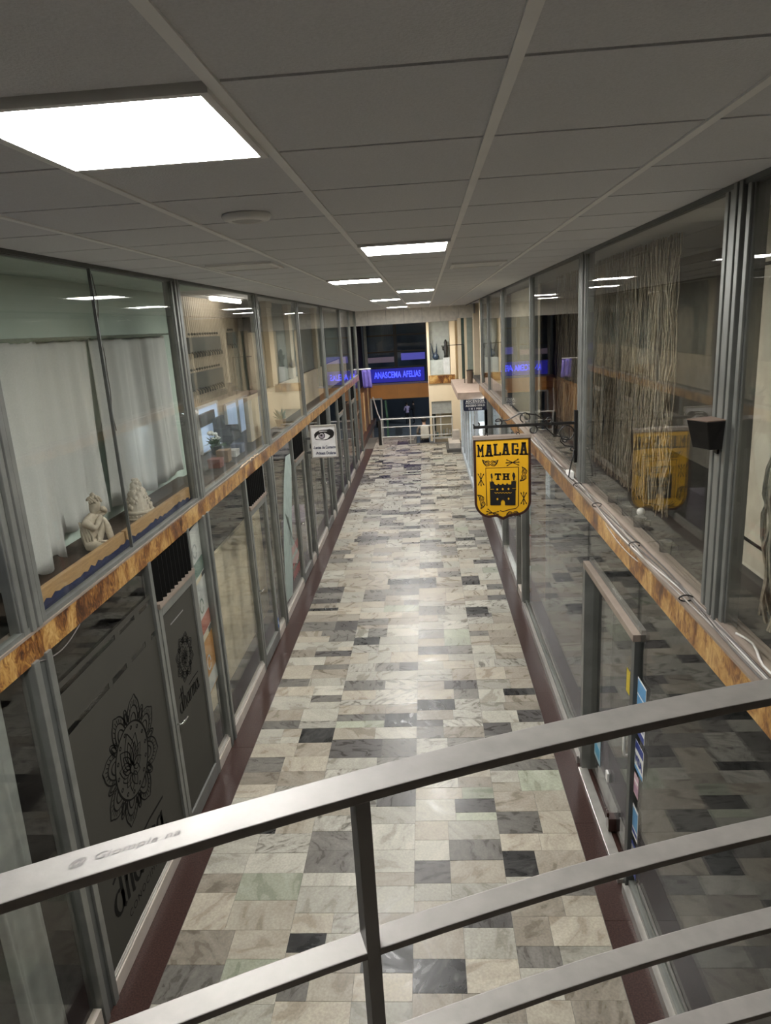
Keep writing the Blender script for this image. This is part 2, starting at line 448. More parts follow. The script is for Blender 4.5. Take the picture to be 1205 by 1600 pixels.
# round detector / speaker and flat grilles
mb = MB().lathe([(.10, 0), (.105, -.008), (.098, -.022), (.07, -.030), (.066, -.024), (.0, -.026)][:5], (-.73, 3.16, ZC), 28)
t = thing('ceiling_speaker', 'round white ceiling speaker left of the second lit panel', 'speaker', (-.73, 3.16, ZC))
mb.build('rim', white_p, t, smooth=True)
mb = MB().lathe([(.068, -.022), (.06, -.027), (.01, -.028)], (-.73, 3.16, ZC), 24); mb.build('grille', mat('grille_grey', (.42, .41, .40), .7), t)
for (c, r, lab) in ((4, 10, 'flat white vent panel right of the third lit ceiling panel'), (1, 8, 'flat white vent panel left of the third lit panel, near left shopfronts')):
    x0, x1, y0, y1 = CX[c] + .06, CX[c + 1] - .06, Y0C + .6 * r + .06, Y0C + .6 * r + .54
    t = thing('ceiling_vent', lab, 'vent', ((x0 + x1) / 2, (y0 + y1) / 2, ZC), 'flat ceiling vents')
    mb = MB()
    for a in ((x0, x1, y0, y0 + .03), (x0, x1, y1 - .03, y1), (x0, x0 + .03, y0 + .03, y1 - .03), (x1 - .03, x1, y0 + .03, y1 - .03)): mb.box(*a, ZC - .014, ZC)
    mb.build('frame', white_p, t)
    n = 8
    for i in range(n):
        ya = y0 + .035 + i * (y1 - y0 - .07) / n
        B(x0 + .03, x1 - .03, ya, ya + .036, ZC - .009, ZC - .002).build('slat', white_p, t)
# end soffit: vertical panels that close the ceiling
sof = S(B(XL - .2, 1.6, Y_END + .03, Y_END + .16, 4.04, ZC + .1).build('trim_1', tee_d, origin=(0, Y_END, 4.04)))
x = XL - .15
while x < 1.5:
    B(x + .004, min(x + .56, 1.55) - .004, Y_END + .005, Y_END + .03, 4.05, ZC + .02).build('panel', mat('soffit_panel', (.78, .74, .67), .7), sof); x += .56

# ------------------------------------------------------------------ slabs, back walls, landing
landing = S(B(-5.2, 5.2, -2.2, .35, 2.3, 2.5).build('floor_landing', plinth_m, origin=(0, 0, 2.3)))
S(B(-5.2, XL - .02, .3, 22.5, ZC, ZC + .05).build('ceiling_left_shops', [ceil_m], origin=(-3, 0, ZC)))
S(B(XR + .05, 5.2, .3, 21, ZC, ZC + .05).build('ceiling_right_shops', [ceil_m], origin=(3, 0, ZC)))
unlit_floor = mat('unlit_shop_floor', (.014, .0135, .013), .95, 0, .2, 200)  # near-black sheets added; the lower shops' darkness is put into their colour
S(B(XR + .01, 3.2, .3, 15.4, -.003, .004).build('floor_right_lower_shops', [unlit_floor], origin=(2, 0, 0)))
S(B(-3.2, XL - .03, .3, 22.3, -.003, .004).build('floor_left_lower_shops', [unlit_floor], origin=(-2.6, 0, 0)))
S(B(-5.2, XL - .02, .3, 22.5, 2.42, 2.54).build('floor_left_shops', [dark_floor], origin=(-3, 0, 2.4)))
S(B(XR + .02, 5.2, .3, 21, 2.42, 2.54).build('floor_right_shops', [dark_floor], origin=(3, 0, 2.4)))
S(B(-5.3, -5.2, -2.2, 26, 0, 4.6).build('wall_left', dark_wall))
S(B(5.2, 5.3, -2.2, 26, 0, 4.6).build('wall_right', dark_wall))
S(B(-5.2, 5.2, -2.3, -2.2, 0, 4.6).build('wall_back', dark_wall))

# ------------------------------------------------------------------ fascias
def fascia(name, xs, xf, y0, y1, sgn):
    st = struct(name, (xf, y0, ZF0))
    B(xs, xf - sgn * .014, y0, y1, ZF0 + .004, ZF1 - .004).build('core', dark_wall, st)
    y = y0
    while y < y1 - .05:
        l = min(1.0, y1 - y)
        B(xf - sgn * .014, xf, y + .0015, y + l - .0015, ZF0, ZF1 - .012).build('panel', gold_m, st); y += l
    B(xs, xf + sgn * .004, y0, y1, ZF1 - .012, ZF1 + .002).build('cap_strip', ledge_m, st)
    return st
fascia('trim_2', XL - .10, XL + .025, .3, 22.4, 1)
fascia('trim_3', XR + .10, XR - .085, .3, 16.9, -1)

# ------------------------------------------------------------------ upper glazing
nwin = [0]
def upper_bay(side, y0, y1, joints=(), wide=.24, label_=None):
    """one glazed bay between two fluted mullions; the mullion at its far end belongs to it"""
    nwin[0] += 1
    s = 1 if side == 'L' else -1
    X = XL if side == 'L' else XR
    w = struct('window_%d' % nwin[0], (X, y0, ZF1))
    ys = [y0 + .04] + list(joints) + [y1 - wide / 2]
    for a, b in zip(ys, ys[1:]):
        B(X - .006, X + .006, a + .002, b - .002, ZF1 + .01, ZC - .02).build('pane', gl, w)
    for j in joints:
        B(X - .010, X + .010, j - .006, j + .006, ZF1 + .002, ZC - .02).build('joint_strip', alu_d, w)
    B(X - .02, X + .014, y0, y1, ZC - .026, ZC - .002).build('head_rail', alu_d, w)
    B(X - .025, X + .02, y0, y1, ZF1 + .002, ZF1 + .028).build('sill_rail', ledge_m if side == 'R' else alu, w)
    mb = B(X - s * .05, X + s * .010, y1 - wide / 2, y1 + wide / 2, ZF1 + .002, ZC - .003)
    n = 5 if wide > .25 else 4; p = wide / n
    for i in range(n):
        a = y1 - wide / 2 + i * p
        mb.box(X + s * .01, X + s * (.034 if i in (1, 2) else .022), a + .010, a + p - .010, ZF1 + .003, ZC - .004)
    mb.build('mullion', alu, w, bevel=.004)
    return w
LY = [.3, 3.32, 6.2, 9.18, 12.15, 15.08, 18.2, 20.6, 22.4]
for i in range(len(LY) - 1):
    upper_bay('L', LY[i], LY[i + 1], joints=(4.64,) if i == 1 else (), wide=.24 if i < 3 else .2)
RY = [.3, 3.2, 6.14, 9.0, 12.3, 15.0, 16.8]
for i in range(len(RY) - 1):
    upper_bay('R', RY[i], RY[i + 1], wide=.27 if i < 2 else .2)

# ------------------------------------------------------------------ lower left shopfronts
ndoor = [0]
def door_left(y0, y1, film=False):
    ndoor[0] += 1
    X = XL + .02
    d = struct('door_%d' % ndoor[0], (XL, y0, 0))
    fr = .06
    m = alu
    B(X - .03, X + .015, y0, y0 + fr, .02, 2.02).build('stile', m, d, bevel=.004)
    B(X - .03, X + .015, y1 - fr, y1, .02, 2.02).build('stile', m, d, bevel=.004)
    B(X - .03, X + .015, y0 + fr, y1 - fr, 1.94, 2.02).build('top_rail', m, d, bevel=.004)
    B(X - .03, X + .015, y0 + fr, y1 - fr, .02, .16).build('bottom_rail', m, d, bevel=.004)
    B(X - .012, X - .004, y0 + fr, y1 - fr, .16, 1.94).build('pane', gl, d)
    if film: B(X - .0035, X - .0015, y0 + fr, y1 - fr, .16, 1.94).build('frosted_film', film_m, d)
    mb = MB().tube([(X + .015, y0 + .03, 1.02), (X + .05, y0 + .03, 1.02), (X + .055, y0 + .05, 1.02), (X + .055, y0 + .15, 1.015)], .009, 8)
    mb.build('handle', mat('chrome', (.75, .74, .72), .15, .95), d, smooth=True)
    # ventilation fins over the door
    v = MB().box(X - .06, X - .05, y0, y1, 2.05, 2.40)
    v.build('vent_back', film_ink, d)
    B(X - .03, X + .03, y0, y1, 2.02, 2.06).build('vent_rail', ledge_m, d)
    n = 9
    for i in range(n):
        a = y0 + .03 + i * (y1 - y0 - .06) / n
        MB().hexa([(X - .05, a, 2.06), (X + .025, a + .05, 2.06), (X + .025, a + .056, 2.06), (X - .05, a + .006, 2.06),
                   (X - .05, a, 2.40), (X + .025, a + .05, 2.40), (X + .025, a + .056, 2.40), (X - .05, a + .006, 2.40)]).build('vent_fin', film_ink, d)
    return d
def lower_bay_left(y0, y1, film=False, first=False):
    nwin[0] += 1
    L = y1 - y0
    w = struct('window_%d' % nwin[0], (XL, y0, 0))
    f = y0 + .09
    p1 = y0 + L * .515          # end of the fixed pane
    d0, d1 = p1 + .06, p1 + .06 + L * .285
    n0, n1 = d1 + .05, y1 - .09
    X = XL
    B(X - .006, X + .006, f, p1, .14, ZF0 + .02).build('pane', gl, w)
    B(X - .006, X + .006, n0, n1, .14, ZF0 + .02).build('pane', gl, w)
    for a, b in ((y0 - .09, y0 - .035), (y0 + .035, y0 + .09)): B(X - .05, X + .04, a, b, 0, ZF0 + .01).build('post', alu, w, bevel=.005)
    B(X - .05, X + .024, y0 - .036, y0 + .036, 0, ZF0 + .01).build('post', alu_d, w)
    B(X - .03, X + .03, p1, p1 + .055, 0, ZF0 + .01).build('post', alu, w, bevel=.004)
    B(X - .03, X + .03, d1 + .003, d1 + .05, 0, ZF0 + .01).build('post', alu, w, bevel=.004)
    for a, b in ((f, p1), (n0, n1)):
        mb = B(X - .02, X + .012, a, b, .115, .15); mb.box(X + .012, X + .022, a, b, .12, .132)
        mb.build('sill', alu_l, w, bevel=.003)
        B(X - .02, X + .03, a, b, .0, .114).build('plinth_block', plinth_m, w, bevel=.004)
    door_left(d0, d1, film)
    return (f, p1, d0, d1, n0, n1, w)
BL = [3.3, 6.2, 9.1, 12.05, 15.0, 18.0, 20.9]
bays = [lower_bay_left(a, b, film=(i == 0)) for i, (a, b) in enumerate(zip(BL, BL[1:]))]
nwin[0] += 1
w0 = struct('window_%d' % nwin[0], (XL, .3, 0))
B(XL - .006, XL + .006, .4, 3.2, .14, ZF0 + .02).build('pane', gl, w0)
B(XL - .02, XL + .03, .4, 3.2, 0, .14).build('sill', plinth_m, w0)
nwin[0] += 1
wl = struct('window_%d' % nwin[0], (XL, 20.9, 0))
B(XL - .006, XL + .006, 21, 22.3, .14, ZF0 + .02).build('pane', gl, wl)
B(XL - .04, XL + .04, 20.84, 20.94, 0, ZF0).build('post', alu, wl); B(XL - .04, XL + .04, 22.3, 22.4, 0, ZF0).build('post', alu, wl)
B(XL - .02, XL + .03, 20.94, 22.3, 0, .14).build('sill', plinth_m, wl)

# ------------------------------------------------------------------ lower right shopfronts
nwin[0] += 1
wr = struct('window_%d' % nwin[0], (XR, .3, 0))
XG = 1.31
for a, b, z0 in ((.3, 2.1, .10), (2.104, 4.25, .10), (4.29, 5.66, 2.03), (5.72, 7.6, .10), (7.604, 9.46, .10)):
    B(XG - .006, XG + .006, a, b - .003, z0, ZF0 + .02).build('pane', gl, w0 if False else wr)
for a, b in ((.3, 4.22), (5.74, 9.46)):
    B(1.245, 1.262, a, b, 0, .075).build('sill', alu_l, wr)
    B(1.262, 1.29, a, b, 0, .055).build('sill', alu_l, wr)
    B(1.29, 1.335, a, b, 0, .10).build('sill', alu, wr)
ndoor[0] += 1
dr = struct('door_%d' % ndoor[0], (1.31, 4.25, 0))
B(1.262, 1.385, 5.62, 5.70, 0, 1.94).build('jamb', alu, dr, bevel=.004)
B(1.386, 1.47, 5.52, 5.70, 0, 1.94).build('jamb', mat('black_seal', (.012, .013, .013), .5), dr)
B(1.275, 1.34, 4.23, 4.30, 0, 1.94).build('jamb', alu_d, dr, bevel=.004)
B(1.262, 1.315, 4.23, 5.70, 1.94, 1.99).build('lintel', ledge_m, dr, bevel=.004)
B(1.315, 1.345, 4.23, 5.70, 1.93, 2.02).build('lintel', alu, dr)
B(1.235, 1.315, 4.30, 5.64, 0, .035).build('threshold', alu_l, dr, bevel=.004)
B(1.315, 1.38, 4.30, 5.64, 0, .02).build('threshold', brown_m, dr)
leaf = B(1.335, 1.347, 4.34, 4.98, .04, 1.92).build('glass_leaf', gl, dr)
B(1.335, 1.347, 4.985, 5.61, .04, 1.92).build('glass_leaf', gl, dr)
MB().tube([(1.33, 4.46, .95), (1.30, 4.46, .95), (1.295, 4.46, 1.0), (1.295, 4.46, 1.22), (1.30, 4.46, 1.27), (1.33, 4.46, 1.27)], .011, 8).build('handle', white_p, dr, smooth=True)
mb = B(1.29, 1.35, 4.78, 4.86, .045, .16); mb.box(1.28, 1.30, 4.80, 4.84, .16, .20); mb.build('floor_lock', brown_m, dr, bevel=.004)
mb = B(1.318, 1.335, 4.96, 5.02, .36, .44); mb.build('hinge_plate', white_p, dr, bevel=.003)
# posts and narrow bays farther along
nwin[0] += 1
wr2 = struct('window_%d' % nwin[0], (XG, 9.5, 0))
for a, b in ((9.46, 9.56), (10.05, 10.13), (12.0, 12.12), (14.6, 14.75), (15.4, 15.52)):
    B(1.25, 1.35, a, b, 0, ZF0).build('post', alu, wr2, bevel=.005)
for a, b in ((9.56, 10.05), (10.13, 12.0), (12.12, 14.6), (14.75, 15.4)):
    B(XG - .006, XG + .006, a, b, .12, ZF0).build('pane', gl, wr2)
    B(1.26, 1.34, a, b, 0, .12).build('sill', plinth_m if a < 10 else alu_l, wr2)
# far right: white framed shopfront under the overhanging ledge
nwin[0] += 1
wr3 = struct('window_%d' % nwin[0], (1.05, 15.6, 0))
wf = mat('white_frame', (.62, .66, .70), .4, .2)
yy = [15.52, 16.6, 17.7, 18.8, 19.9, 21.0, 22.2]
for a in yy: B(1.045, 1.10, a, a + .05, 0, 2.2).build('post', wf, wr3, bevel=.004)
for a, b in zip(yy, yy[1:]):
    B(1.07, 1.082, a + .07, b, .15, 2.2).build('pane', gl, wr3); B(1.04, 1.14, a + .07, b, 0, .15).build('sill', wf, wr3)
B(1.25, 1.36, 15.40, 15.53, 0, 2.42).build('return_post', alu, wr3)
ledge = S(B(.74, 5.2, 16.95, 21.2, 2.20, 2.36).build('trim_4', mat('pink_plaster', (.40, .30, .235), .7), origin=(1, 17, 2.3)))
S(B(1.28, 5.2, 15.4, 16.9, 2.42, 2.54).build('trim_5', mat('pink_plaster', (.40, .30, .235), .7)))

# ------------------------------------------------------------------ interior partitions (structure)
S(B(-2.78, -2.68, .5, 7.5, 2.54, ZC + .05).build('wall_left_yoga_room', green_w))
S(B(-2.68, XL - .03, .5, 7.4, ZC - .03, ZC - .004).build('ceiling_yoga_room', green_w))
S(B(-3.4, -2.62, 7.5, 7.6, 2.54, ZC + .0).build('wall_left_partition', green_w))
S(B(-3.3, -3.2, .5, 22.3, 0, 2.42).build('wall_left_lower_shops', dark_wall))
S(B(3.4, 3.5, .3, 9.0, 2.54, ZC + .05).build('wall_right_upper_shops', mat('warm_grey_wall', (.16, .14, .115), .8)))
S(B(3.2, 3.3, .3, 15.4, 0, 2.42).build('wall_right_lower_shops', mat('shop_wall_brown', (.03, .026, .022), .8)))  # the unlit shop's darkness is put into this brown

# ------------------------------------------------------------------ frosted film, mandala and lettering on the near left pane
f, p1, d0, d1, n0, n1, wA = bays[0]
ff = thing('window_film', 'grey frosted film with a mandala and lettering on the near left lower pane', 'film', (XL - .02, f, .14))
B(XL + .0065, XL + .0085, f, p1, .14, 1.84).build('film_sheet', film_m, ff)
B(XL + .0065, XL + .0085, f, p1, 1.88, 2.10).build('film_sheet', film_m, ff)
B(XL + .0065, XL + .0085, f, p1, 2.135, 2.17).build('film_sheet', film_m, ff)
for a, b in ((.42, .46), (.62, .68), (.86, .93)): B(XL + .0065, XL + .0085, f + a * (p1 - f), f + b * (p1 - f), 1.84, 1.88).build('film_patch', film_m, ff)
for a, b in ((.55, .60), (.78, .84)): B(XL + .0065, XL + .0085, f + a * (p1 - f), f + b * (p1 - f), 2.10, 2.135).build('film_patch', film_m, ff)
def mandala(cy, cz, r, P, parent, m, lw):
    mb = MB()
    pol = lambda rr, a: (cy + r * rr * cos(radians(a)), cz + r * rr * sin(radians(a)))
    rd = lambda rr, n=64: [pol(rr, 360 * i / n) for i in range(n)]
    mb.ribbon(rd(.62), lw * 1.3, P, closed=True, wu=1.9)
    for k in range(8):                      # pointed outer petals, three lines each
        a0 = 22.5 + k * 45
        for q, (ro, w, b) in enumerate(((1.0, 22, .63), (.87, 16, .63), (.75, 9.5, .63))):
            pts = []
            for i in range(-10, 11):
                t = i / 10
                rr = b + (ro - b) * (1 - abs(t) ** 2.2) + (.05 * max(0, 1 - abs(t) * 5) if q == 0 else 0)
                pts.append(pol(rr, a0 + t * w))
            mb.ribbon(pts, lw, P, wu=1.9)
        for i in range(-4, 5):
            t = i / 5
            ra = .63 + .33 * (1 - abs(t) ** 2.2); rb = .63 + .25 * (1 - abs(t) ** 2.2)
            mb.ribbon([pol(ra, a0 + t * 19.5), pol(rb, a0 + t * 17)], lw * .7, P, wu=1.5)
        a1 = k * 45                           # small petals in the gaps
        for ro in (.86, .80):
            mb.ribbon([pol(.66 + (ro + .04 - .66) * (1 - abs(i / 6) ** 2), a1 + i / 6 * (7 if ro > .82 else 4)) for i in range(-6, 7)], lw, P, wu=1.9)
    for k in range(14):
        a = 360 / 14 * k; c = pol(.53, a)
        mb.ribbon([(c[0] + r * .028 * cos(j * pi / 5), c[1] + r * .028 * sin(j * pi / 5)) for j in range(10)], lw * .8, P, closed=True, wu=1.9)
    base = pol(.16, 250)                      # lotus
    for a, ln, wd in ((90, .66, .17), (60, .58, .15), (122, .58, .15), (32, .48, .12), (150, .48, .12), (5, .36, .1), (178, .36, .1), (-30, .3, .09), (212, .3, .09), (250, .34, .09), (285, .34, .09)):
        for sc_ in ((1, .6) if ln > .4 else (1,)):
            left, right = [], []
            for i in range(13):
                t = i / 12; h = sin(pi * t ** .8) * wd * r * sc_; l = ln * r * (.16 + .84 * t) * (sc_ * .6 + .4)
                ca, sa = cos(radians(a)), sin(radians(a))
                left.append((base[0] + ca * l - sa * h, base[1] + sa * l + ca * h)); right.append((base[0] + ca * l + sa * h, base[1] + sa * l - ca * h))
            mb.ribbon(left + right[::-1], lw * .75, P, wu=1.8)
    return mb.build('mandala', m, parent)
PL = PLf(XL + .0086)
mandala(4.12, 1.22, .42, PL, ff, film_ink, .0085)
def brush(mb, P, y, z, s, w):
    """brush lettering 'dharma' with a head bar"""
    def st(pts, ww=w): mb.ribbon([(y + a * s, z + b * s) for a, b in pts], ww, P, wu=1.8)
    st(arc(.16, .22, .15, 60, 400, 14, .20)); st([(.30, .95), (.29, .5), (.30, .05), (.36, .0)]); st([(.05, .66), (.22, .72), (.42, .70)])
    st([(.48, .95), (.47, .0)]); st([(.48, .35), (.56, .50), (.65, .42), (.66, .0), (.72, -.02)])
    st(arc(.90, .22, .13, 60, 400, 14, .2)); st([(1.03, .45), (1.02, .05), (1.10, 0)])
    st([(1.18, .46), (1.18, 0)]); st([(1.18, .3), (1.27, .46), (1.36, .44)])
    st([(1.42, .46), (1.42, 0)]); st([(1.42, .33), (1.50, .46), (1.57, .4), (1.57, 0)]); st([(1.57, .33), (1.65, .46), (1.73, .4), (1.73, 0), (1.80, 0)])
    st(arc(1.95, .22, .12, 60, 400, 14, .2)); st([(2.07, .45), (2.06, .04), (2.16, 0), (2.22, .08)])
    st([(1.15, .62), (1.6, .66), (2.25, .64)], w * .9)
mb = MB(); brush(mb, PL, 3.58, .40, .40, .022); mb.build('lettering', film_ink, ff)
text_mesh('CONOCIMIENTO', .075, lambda x, y, w: (XL + .0086 + w, 4.10 + x, .29 + y), film_ink, 'small_lettering', ff, spacing=1.35)
# same emblem, smaller, on the first door
dA = [o for o in bpy.data.objects if o.name == 'door_1'][0]
PD = PLf(XL + .02 - .0014)
mandala((d0 + d1) / 2, 1.42, .20, PD, dA, film_ink, .0055)
mb = MB(); brush(mb, PD, (d0 + d1) / 2 - .25, 1.02, .22, .013); mb.build('lettering', film_ink, dA)
MB().ribbon([((d0 + d1) / 2 - .2, 1.80), ((d0 + d1) / 2 + .1, 1.80)], .012, PD).build('print_line', mat('grey_print', (.2, .2, .19), .5), dA)
# posters in the narrow pane beside the first door
def poster(name, y0, y1, z0, z1, mats, lab, slant=0):
    t = thing(name, lab, 'poster', (XL - .03, (y0 + y1) / 2, z0), 'posters in the narrow pane')
    X = XL - .02
    P = PLf(X)
    MB().prism([(y0, z0), (y1, z0 + slant), (y1, z1 + slant), (y0, z1)], P, 0, .002).build('sheet', mats[0], t)
    h = z1 - z0
    MB().ribbon([(y0, z0 + h * .18), (y1, z0 + h * .18 + slant)], h * .3, P, .004).build('print_band', mats[1], t)
    MB().ribbon(arc((y0 + y1) / 2, z0 + h * .55 + slant / 2, .05, 0, 340, 14, h * .13), .018, P, .005).build('print_emblem', mats[2], t)
    return t
pw = mat('poster_paper', (.55, .57, .55), .6); pr = mat('poster_red', (.42, .10, .06), .6); po = mat('poster_orange', (.55, .26, .05), .6); pg = mat('poster_green', (.12, .2, .16), .6)
poster('poster', n0, n1, 1.85, 2.32, (pw, pg, mat('poster_grey', (.3, .33, .33), .6)), 'pale grey poster at the top of the narrow left pane', .05)
poster('poster', n0, n1, 1.30, 1.80, (pw, pr, pg), 'white and red poster in the middle of the narrow left pane', .06)
poster('poster', n0, n1, .72, 1.24, (po, pw, pw), 'orange poster with a round white emblem low in the narrow left pane', .06)

# ------------------------------------------------------------------ things behind the other lower left panes
f, p1, d0, d1, n0, n1, wB = bays[1]
o = B(-2.50, -2.46, 5.9, 9.6, .05, 1.62).build('display_board', mat('cream_board', (.62, .54, .38), .7), tag=('tall cream board standing behind the second left shop window', 'board'))
o = B(XL - .003, XL + .012, d1 - .16, d1 - .02, .17, .3)
t = thing('sticker', 'small blue and white sticker low on the second left shop door', 'sticker', (XL + .02, d1 - .09, .17))
P = PLf(XL + .036)
MB().prism([(d1 - .05, .2), (d1 - .005, .2), (d1 - .005, .34), (d1 - .05, .34)], P, 0, .002).build('sheet', mat('sticker_blue', (.05, .14, .38), .5), t)
MB().ribbon([(d1 - .045, .25), (d1 - .01, .29)], .02, P, .003).build('print_band', white_p, t)
f, p1, d0, d1, n0, n1, wC = bays[2]
lady = thing('window_decal', 'frosted decal of a seated woman on the third left shop window', 'decal', (XL, 9.8, .2))
P = PLf(XL + .007)
frost = mat('frosted_vinyl', (.30, .36, .33), .7)
MB().prism([(9.25, .25), (9.75, .2), (9.95, .62), (10.3, .5), (10.5, .6), (10.1, .98), (10.2, 1.3), (10.35, 1.6), (10.52, 2.0), (10.5, 2.2), (10.15, 2.22), (9.95, 2.0), (9.7, 1.6), (9.45, 1.0)], P, 0, .0015).build('figure_shape', frost, lady)
mb = MB(); 
for k in range(4): mb.ribbon([(9.75 + .05 * k, 1.45 - .03 * k), (9.9 + .05 * k, 1.2 - .05 * k), (9.82 + .08 * k, .95 - .03 * k)], .012, P, .004)
mb.build('line_work', film_ink, lady)
rs = thing('window_lettering', 'red vinyl lettering low on the third left shop window', 'lettering', (XL, 10.3, .5))
redv = mat('red_vinyl', (.45, .06, .05), .5)
PW = PLf(XL + .007)
for i in range(3):
    for k in range(5):
        y_ = 9.95 + k * .11; z_ = .72 - .19 * i
        MB().ribbon([(y_, z_), (y_ + .03, z_ + .14), (y_ + .07, z_ + .02), (y_ + .09, z_ + .13)], .026, PW, .002).build('brush_letter', redv, rs)
b1 = B(-2.75, -2.3, 12.2, 13.5, .02, .65).build('counter', mat('lilac_laminate', (.30, .25, .36), .5), tag=('low lilac display counter behind the fourth left shop window', 'counter'), bevel=.01)
# ornate iron screen seen through the far left shopfronts
t = thing('iron_screen', 'dark wrought iron scroll screen behind the far left shop window', 'screen', (-2.6, 16.2, .9))
mb = MB()
for a in (15.6, 16.9): mb.tube([(-2.6, a, .02), (-2.6, a, 2.35)], .02, 6)
for zz in (.05, 1.2, 2.33): mb.tube([(-2.6, 15.6, zz), (-2.6, 16.9, zz)], .018, 6)
mb.build('screen_frame', black, t)
for k in range(4):
    for q in (15.95, 16.55):
        zz = .38 + k * .52
        MB().tube([(-2.6, q + .2 * (1 - i / 30) * cos(i * .42), zz + .22 * (1 - i / 30) * sin(i * .42)) for i in range(28)], .016, 6).build('scroll', black, t)

# ------------------------------------------------------------------ yoga room behind upper left bay
def curtain(name, x, y0, y1, z0, z1, folds, amp, lab, slope=0.0, m=cloth_w, wav=.02):
    t = thing(name, lab, 'curtain', (x, (y0 + y1) / 2, min(z0, z0 + slope)))
    mb = MB(); n = 90; rows = 14
    ph = R.uniform(0, 6); grid = []
    for j in range(rows + 1):
        v = j / rows; row = []
        for i in range(n + 1):
            u = i / n
            a = amp * (.45 + .55 * (1 - v))
            xx = x + a * sin(u * folds * 2 * pi + ph + .6 * sin(v * 2 + u * 5)) + a * .4 * sin(u * folds * 4.7 * pi + ph * 2)
            zb = z0 + slope * u + wav * sin(u * folds * 2.3 * pi + 1)
            row.append(mb.bm.verts.new((xx, y0 + (y1 - y0) * u + .012 * sin(v * 5 + u * 9), zb + (z1 - zb) * v)))
        grid.append(row)
    for j in range(rows):
        for i in range(n): mb.face([grid[j][i], grid[j][i + 1], grid[j + 1][i + 1], grid[j + 1][i]])
    o = mb.build('cloth', m, t, smooth=True)
    sd = o.modifiers.new('thick', 'SOLIDIFY'); sd.thickness = .003
    MB().tube([(x + .0, y0 + (y1 - y0) * i / 20, z1 + .008) for i in range(21)], [.012 + .006 * (i % 2) for i in range(21)], 6).build('gathered_heading', mat('green_heading', (.20, .24, .19), .9), t)
    return t
curtain('curtain', -2.47, 3.55, 4.40, 2.635, 4.03, 2.2, .036, 'white cotton curtain hanging lowest, left end of the upper left window', wav=.03)
curtain('curtain', -2.60, 4.34, 5.42, 2.70, 4.03, 3.4, .032, 'white cotton curtain behind the seated statue')
curtain('curtain', -2.60, 5.50, 7.05, 2.66, 4.03, 4.5, .032, 'white cotton curtain behind the pyramid statue, next to the wide mullion')
o = MB().tube([(-2.49, 3.4, 4.046), (-2.49, 7.15, 4.046)], .008, 8).build('curtain_rod', mat('cord_green', (.16, .19, .15), .8), tag=('thin rod above the three white curtains', 'rod'))
o = MB(); 
for i in range(30): pass
o = MB().tube([(XL - .03 - .004 * sin(i), 4.74 + .03 * sin(i * .55) * (1 - i / 26), 4.44 - i * .045) for i in range(24)], .0035, 5).build('hanging_cord', cable_d, tag=('thin dark cord hanging by the glass joint', 'cord'))
shelf = B(-2.66, -2.22, 3.45, 7.15, 2.545, 2.585).build('window_shelf', wood_d, tag=('dark wooden display shelf inside the upper left window', 'shelf'), bevel=.004)
bt = thing('wooden_batten', 'pine batten with dark blue paint along the upper left window foot', 'batten', (-2.19, 5, 2.56))
B(-2.20, -2.165, 3.5, 4.63, 2.60, 2.705).build('board', pine, bt, bevel=.003)
B(-2.20, -2.165, 4.66, 6.05, 2.60, 2.705).build('board', pine, bt, bevel=.003)
mb = MB()
pts = [(3.5 + i * .05, 2.617 + .020 * abs(sin(i * 1.7)) * (1 + .5 * sin(i * .6))) for i in range(51)]
mb.prism([(3.5, 2.575)] + pts + [(6.0, 2.575)], PLf(-2.164), 0, .002); mb.build('blue_paint', mat('navy_paint', (.012, .02, .07), .6), bt)
B(-2.205, -2.16, 3.45, 6.06, 2.575, 2.60).build('base_strip', mat('navy_base', (.012, .018, .05), .6), bt)
